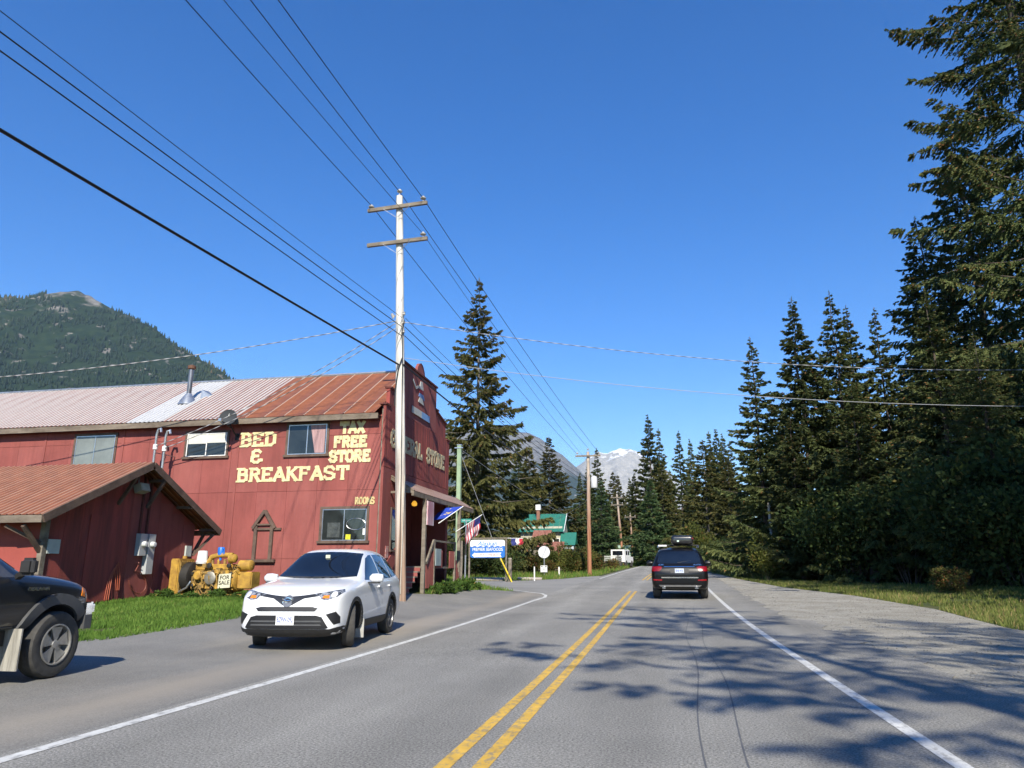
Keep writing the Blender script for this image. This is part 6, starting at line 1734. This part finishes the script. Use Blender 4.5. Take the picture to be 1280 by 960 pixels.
wire('guy wire of the green post running down to its yellow guard', (-12.42, 44.5, 8.8), (-9.3, 44.6, .9), .0, .012, W_PALE, 4)
wire('house service wire hanging from the second power pole', (-5.5, 57.5, 6.6), (-11.5, 74, 6.0), .35, .014, W_PALE)

# ---------------------------------------------------------------- signs and roadside things by the side street
gp = thing('green_post', 'tall pale green square post at the street corner', 'post', (-12.38, 44.5, .5))
MB().box(-.13, .13, -.13, .13, -.2, 8.55).build('shaft', mat('pale_green_paint', (.30, .40, .25), .8, col2=(.20, .28, .17), scale=3, stretch=(1, 1, .3)), gp)
MB().box(-.30, .26, -.16, -.10, 8.35, 8.42).build('bracket', GALV, gp)
MB().box(-.15, .15, -.15, .15, 8.553, 8.60).build('cap', GALV, gp)
ssn = thing('street_sign', 'green street name sign on a thin metal pole', 'street sign', (-11.65, 43.6, .55))
MB().tube([(0, 0, -.2), (.02, 0, 3.7)], .05, 8).build('pole', GALV, ssn, smooth=True)
MB().tube([(.012, 0, 1.6), (.02, 0, 2.6)], .065, 8).build('dark_wrap', DRK, ssn, smooth=True)
MB().box(-.30, .36, -.02, .02, 3.55, 3.76).build('blade', mat('sign_green', (.02, .25, .20), .5, var=.1), ssn)
text_obj('sign_lettering', 'HYDER AVE', .12, WHITE, Matrix.Translation((.03, -.024, 3.655)) @ Matrix.Rotation(R(90), 4, 'X'), ssn, .002, sx=.8)
MB().box(-.02, .02, -.30, .30, 3.36, 3.54).build('cross_blade', mat('sign_green', (.02, .25, .20)), ssn)
wp = thing('wooden_post', 'short leaning grey wooden post by the green post', 'post', (-12.0, 43.9, .5))
MB().tube([(0, 0, -.2), (.04, 0, 1.3), (.03, 0, 2.5)], [.08, .075, .07], 8).build('shaft', GREY_WOOD, wp, smooth=True)
sea = thing('seafood_sign', 'blue and white PREMIER SEAFOODS sign with a left arrow', 'sign', (-10.48, 44.5, .57))
SB = mat('sign_blue_bright', (.02, .15, .52), .45, var=.06); SWh = mat('sign_white', (.80, .80, .78), .45, var=.05)
def rrect(x0, x1, z0, z1, r, corners=(1, 1, 1, 1)):
    P = []
    for (cx_, cz, a0, on) in ((x1 - r, z1 - r, 0, corners[0]), (x0 + r, z1 - r, 90, corners[1]), (x0 + r, z0 + r, 180, corners[2]), (x1 - r, z0 + r, 270, corners[3])):
        if on: P += [(cx_ + r * math.cos(R(a0 + 18 * k)), cz + r * math.sin(R(a0 + 18 * k))) for k in range(6)]
        else: P.append((cx_ + (r if a0 in (0, 270) else -r), cz + (r if a0 in (0, 90) else -r)))
    return P
f0 = lambda y: (lambda x, z: (x, y, z))
bd = MB().prism(rrect(-1.1, 1.1, 1.42, 2.50, .14), f0(0), (0, .05, 0)).build('board', SB, sea)
wave = [(1.1, 2.11)] + [(1.1 - 2.2 * k / 20, 2.11 + .035 * math.sin(k * 1.9)) for k in range(1, 20)] + [(-1.1, 2.11)]
wt_ = [p for p in rrect(-1.1, 1.1, 1.42, 2.50, .14) if p[1] > 2.2]
MB().prism(wt_ + wave[::-1], f0(-.006), (0, .004, 0)).build('white_top', SWh, bd)
MB().prism([(-.98, 1.58), (-.80, 1.74), (-.80, 1.70), (.88, 1.73), (.80, 1.60), (.90, 1.47), (-.80, 1.46), (-.80, 1.42)], f0(-.006), (0, .004, 0)).build('arrow', SWh, bd)
RX = Matrix.Rotation(R(90), 4, 'X')
text_obj('script_lettering', 'Alaskan', .40, mat('sign_blue_ink', (.03, .22, .60), .5), Matrix.Translation((-.02, -.010, 2.27)) @ RX, bd, .002, .35, .004)
text_obj('main_lettering', 'PREMIER SEAFOODS', .27, SWh, Matrix.Translation((0, -.004, 1.915)) @ RX, bd, .002, 0, .003, .80)
text_obj('arrow_lettering', 'UP AT THE BUS', .19, mat('sign_red_ink', (.55, .08, .08), .5), Matrix.Translation((.04, -.010, 1.59)) @ RX, bd, .002, .25, 0., .95)
MB().bar((-1.25, .06, 2.60), (1.25, .06, 2.60), .07).build('top_rail', GREY_WOOD, sea)
for x in (-1.17, 1.17):
    MB().box(x - .045, x + .045, .055, .145, -.2, 2.56).build('post', GREY_WOOD, sea)
stump = thing('stump_post', 'short thick grey wooden post right of the seafood sign', 'post', (-9.08, 44.6, .55))
MB().tube([(0, 0, -.2), (0, 0, 1.38)], [.13, .12], 10).build('shaft', GREY_WOOD, stump, smooth=True)
MB().lathe([(.125, 1.381), (.10, 1.42), (.02, 1.43)], 10).build('top', mat('pale_end_grain', (.42, .38, .31), .9), stump, smooth=True)
gg = thing('guy_guard', 'slanting yellow plastic guy-wire guard below the seafood sign', 'guy guard', (-9.0, 44.35, .5))
MB().tube([(.14, 0, -.05), (-.62, 0, 1.45)], .045, 8).build('sleeve', mat('guard_yellow', (.75, .55, .02), .5, var=.15), gg, smooth=True)
MB().tube([(-.62, 0, 1.45), (-.72, 0, 1.65)], .012, 5).build('wire_end', GALV, gg)
fg = flag('banner_flag', 'blue white and red flag hanging off the end of the sign rail', (-9.25, 44.56, 3.17), (-8.25, 44.56, 3.14), (.25, .98), lambda u, v: 'canton' if v < .36 else ('white_stripes' if v < .66 else 'red_stripes'), (.02, -.05, -.36))
st_ = thing('white_stake', 'thin white marker stake in the grass right of the seafood sign', 'stake', (-7.85, 46.3, zg(-7.85, 46.3)))
MB().box(-.035, .035, -.02, .02, -.1, .80).build('stake', WHITE, st_); MB().box(-.036, .036, -.021, .021, .801, .86).build('tip', mat('stake_tip', (.6, .6, .58), .6), st_)
st_ = thing('white_stake', 'short white marker stake further back left of the round disc', 'stake', (-7.6, 56.0, zg(-7.6, 56)))
MB().box(-.045, .045, -.02, .02, -.1, .62).build('stake', WHITE, st_); MB().box(-.046, .046, -.021, .021, .621, .66).build('tip', mat('stake_tip', (.6, .6, .58)), st_)
rd = thing('round_sign', 'blank round white disc on a post beside the shrubs', 'sign', (-8.55, 54.8, zg(-8.55, 54.8)))
rd.scale = (.93, .93, .93)
MB().tube([(0, .05, -.1), (0, .05, 2.3)], .06, 8).build('post', GALV, rd, smooth=True)
MB().lathe([(.0001, .02), (.47, .02), (.48, 0), (.47, -.02), (.0001, -.02)], 32, Matrix.Translation((0, 0, 1.88)), 'Y').build('disc', mat('disc_white', (.68, .69, .70), .5, col2=(.55, .56, .57), scale=3), rd, smooth=True)
cs = thing('small_sign', 'small white sign with black marks under the round disc', 'sign', (-8.55, 54.66, zg(-8.55, 54.66) + .12))
MB().box(-.25, .25, -.01, .01, .18, .66).build('board', WHITE, cs)
for a in ((-.22, -.08), (.08, .22)):
    MB().prism([(a[0], .62), (a[1], .62), ((a[0] + a[1]) / 2, .50)], f0(-.016), (0, .004, 0)).build('mark', INK, cs)
text_obj('sign_lettering', 'P', .18, INK, Matrix.Translation((0, -.014, .38)) @ RX, cs, .001)
MB().box(-.02, .02, 0, .03, -.15, .18).build('stake', GREY_WOOD, cs)
# log edging across the verge
for k, (x0, x1, y) in enumerate(((-12.2, -9.8, 47.4), (-11.6, -9.9, 46.2), (-9.2, -7.6, 47.6))):
    lg = MB().tube([(x0, y, zg(x0, y) + .06), (x1, y + .1, zg(x1, y) + .06)], [.11, .09], 8).build('driftwood_log', mat('bleached_log', (.42, .37, .33), .9, var=.3), smooth=True)
    tag(lg, ('long bleached log lying behind the seafood sign', 'pale log lying nearest the side street below the seafood sign', 'short bleached log right of the yellow guard')[k], 'log')
# the house with the green roof
G_ROOF = mat('green_metal_roof', (.035, .20, .145), .5, .2, col2=(.025, .15, .11), scale=2)
hs_ = thing('green_roofed_house', 'pale house with a green metal roof behind the shrubs', 'house', (-12, 77, 1.2))
MB().box(-2.2, 2.15, -1.6, 3.0, 0, 4.2).prism([(-1.6, 4.2), (3.0, 4.2), (.7, 5.75)], lambda y, z: (-2.2, y, z), (4.35, 0, 0)).build('wall', mat('cream_wall', (.42, .40, .30), .85, var=.2), hs_)
for k in range(8):
    x0 = -2.4 + k * .6
    MB().add([(x0, -2.1, 3.83), (x0 + .57, -2.1, 3.83), (x0 + .57, .7, 5.83), (x0, .7, 5.83), (x0 + .57, -2.1, 3.90), (x0 + .6, -2.1, 3.90), (x0 + .6, .7, 5.90), (x0 + .57, .7, 5.90)], [(0, 1, 2, 3), (4, 5, 6, 7), (1, 4, 7, 2)]).build('roof_panel', G_ROOF, hs_)
MB().add([(-2.4, .7, 5.82), (2.4, .7, 5.82), (2.4, 3.4, 3.85), (-2.4, 3.4, 3.85)], [(0, 1, 2, 3)]).build('back_roof', G_ROOF, hs_)
chm = MB().box(-.72, -.38, -.35, 0, 4.9, 6.2).build('chimney', mat('brick_red', (.27, .13, .09), .9, var=.3, scale=8), hs_)
MB().box(-.80, -.30, -.43, .08, 6.2, 6.75).build('chimney_cap', WHITE, chm)
MB().bar((2.4, -2.1, 3.82), (2.4, .7, 5.82), .05, .14).build('bargeboard', WHITE, hs_)
wnd = MB().box(1.2, 1.9, -1.64, -1.60, 2.0, 3.2).build('window', WHITE, hs_); MB().box(1.27, 1.83, -1.655, -1.641, 2.07, 3.13).build('pane', PANE, wnd)
RUST = mat('rusty_sheet', (.19, .055, .036), .85, col2=(.26, .13, .095), scale=2.5, stretch=(3, .6, .6))
rs_ = thing('rusty_lean_to', 'low lean-to with rusty red sheet roofs in front of the green-roofed house', 'shed', (-11, 73.2, 1.2))
MB().box(-1.6, .6, -.3, 1.6, 0, 2.4).box(-.2, 1.5, -1.3, .6, 0, 1.7).build('wall', GREY_WOOD, rs_)
for x0, x1, y0, y1, z0, z1 in ((-1.75, .15, -.7, 1.8, 2.3, 4.0), (-.25, 1.7, -1.6, -.2, 1.75, 2.75)):
    n = 3
    for k in range(n):
        a = x0 + (x1 - x0) * k / n; b = x0 + (x1 - x0) * (k + 1) / n - .02
        MB().add([(a, y0, z0), (b, y0, z0), (b, y1, z1), (a, y1, z1), (a, y0, z0 - .05), (b, y0, z0 - .05), (b, y1, z1 - .05), (a, y1, z1 - .05)], [(0, 1, 2, 3), (7, 6, 5, 4), (0, 4, 5, 1), (1, 5, 6, 2), (2, 6, 7, 3), (3, 7, 4, 0)]).build('roof_sheet', RUST, rs_)
gs_ = thing('green_kiosk', 'tiny open hut with a green roof on blue posts', 'hut', (-9.1, 74.6, 1.2))
MB().add([(-.85, -.8, 2.45), (.75, -.8, 2.45), (.75, .7, 3.75), (-.85, .7, 3.75)], [(0, 1, 2, 3)]).build('roof', G_ROOF, gs_)
MB().add([(-.85, .7, 3.74), (.75, .7, 3.74), (.75, 1.6, 2.6), (-.85, 1.6, 2.6)], [(0, 1, 2, 3)]).build('back_roof', G_ROOF, gs_)
for x in (-.6, .5):
    MB().box(x - .08, x + .08, -.68, -.52, 0, 2.5).build('post', mat('blue_post', (.12, .25, .32), .7), gs_)
MB().box(-.7, .6, -.7, -.62, 2.05, 2.3).build('lintel', mat('pale_lintel', (.5, .55, .58), .7), gs_)
MB().box(-.7, .6, .4, .5, 0, 2.6).build('back_wall', GREY_WOOD, gs_)
mg = thing('mint_shed', 'pale mint green shed wall behind the third power pole', 'shed', (-5.0, 103, 1.5))
MB().box(-.75, .95, 0, 1.8, 0, 2.9).build('wall', mat('mint_paint', (.42, .58, .46), .8, var=.15), mg)
MB().box(-.80, 1.0, -.05, 1.9, 2.9, 2.98).build('roof', mat('mint_paint', (.42, .58, .46)), mg)
MB().box(-.3, .2, -.02, 0, .2, 2.0).build('door', mat('mint_door', (.34, .50, .40), .8), mg)
rp = thing('grey_post', 'thin grey pole standing in the bushes before the right-hand stand', 'post', (7.1, 50, zg(7.1, 50)))
MB().tube([(0, 0, -.1), (0, 0, 4.85)], [.10, .08], 8).build('shaft', mat('silver_wood', (.40, .38, .33), .9, var=.3), rp, smooth=True)
MB().bar((-.12, 0, 4.6), (.12, 0, 4.6), .04).build('hook', GALV, rp)
wire('wire from the thin grey pole into the trees', (7.1, 50, 5.55), (16, 56, 5.2), .4, .014, W_PALE)

# ---------------------------------------------------------------- the air of the valley
hz = MB().box(-11500, 11500, -2000, 22000, -8, 2900).build('haze', mat('haze_placeholder', (1, 1, 1)))
hm = bpy.data.materials.new('valley_haze'); hm.use_nodes = True
for n in list(hm.node_tree.nodes):
    if n.type != 'OUTPUT_MATERIAL':
        hm.node_tree.nodes.remove(n)
pv = hm.node_tree.nodes.new('ShaderNodeVolumePrincipled')
pv.inputs['Color'].default_value = (.55, .76, 1., 1)
pv.inputs['Density'].default_value = 2.7e-5
pv.inputs['Anisotropy'].default_value = .1
hm.node_tree.links.new(pv.outputs['Volume'], hm.node_tree.nodes['Material Output'].inputs['Volume'])
hz.data.materials.clear(); hz.data.materials.append(hm)
stuff(hz, 'thin blue haze filling the valley', 'haze')
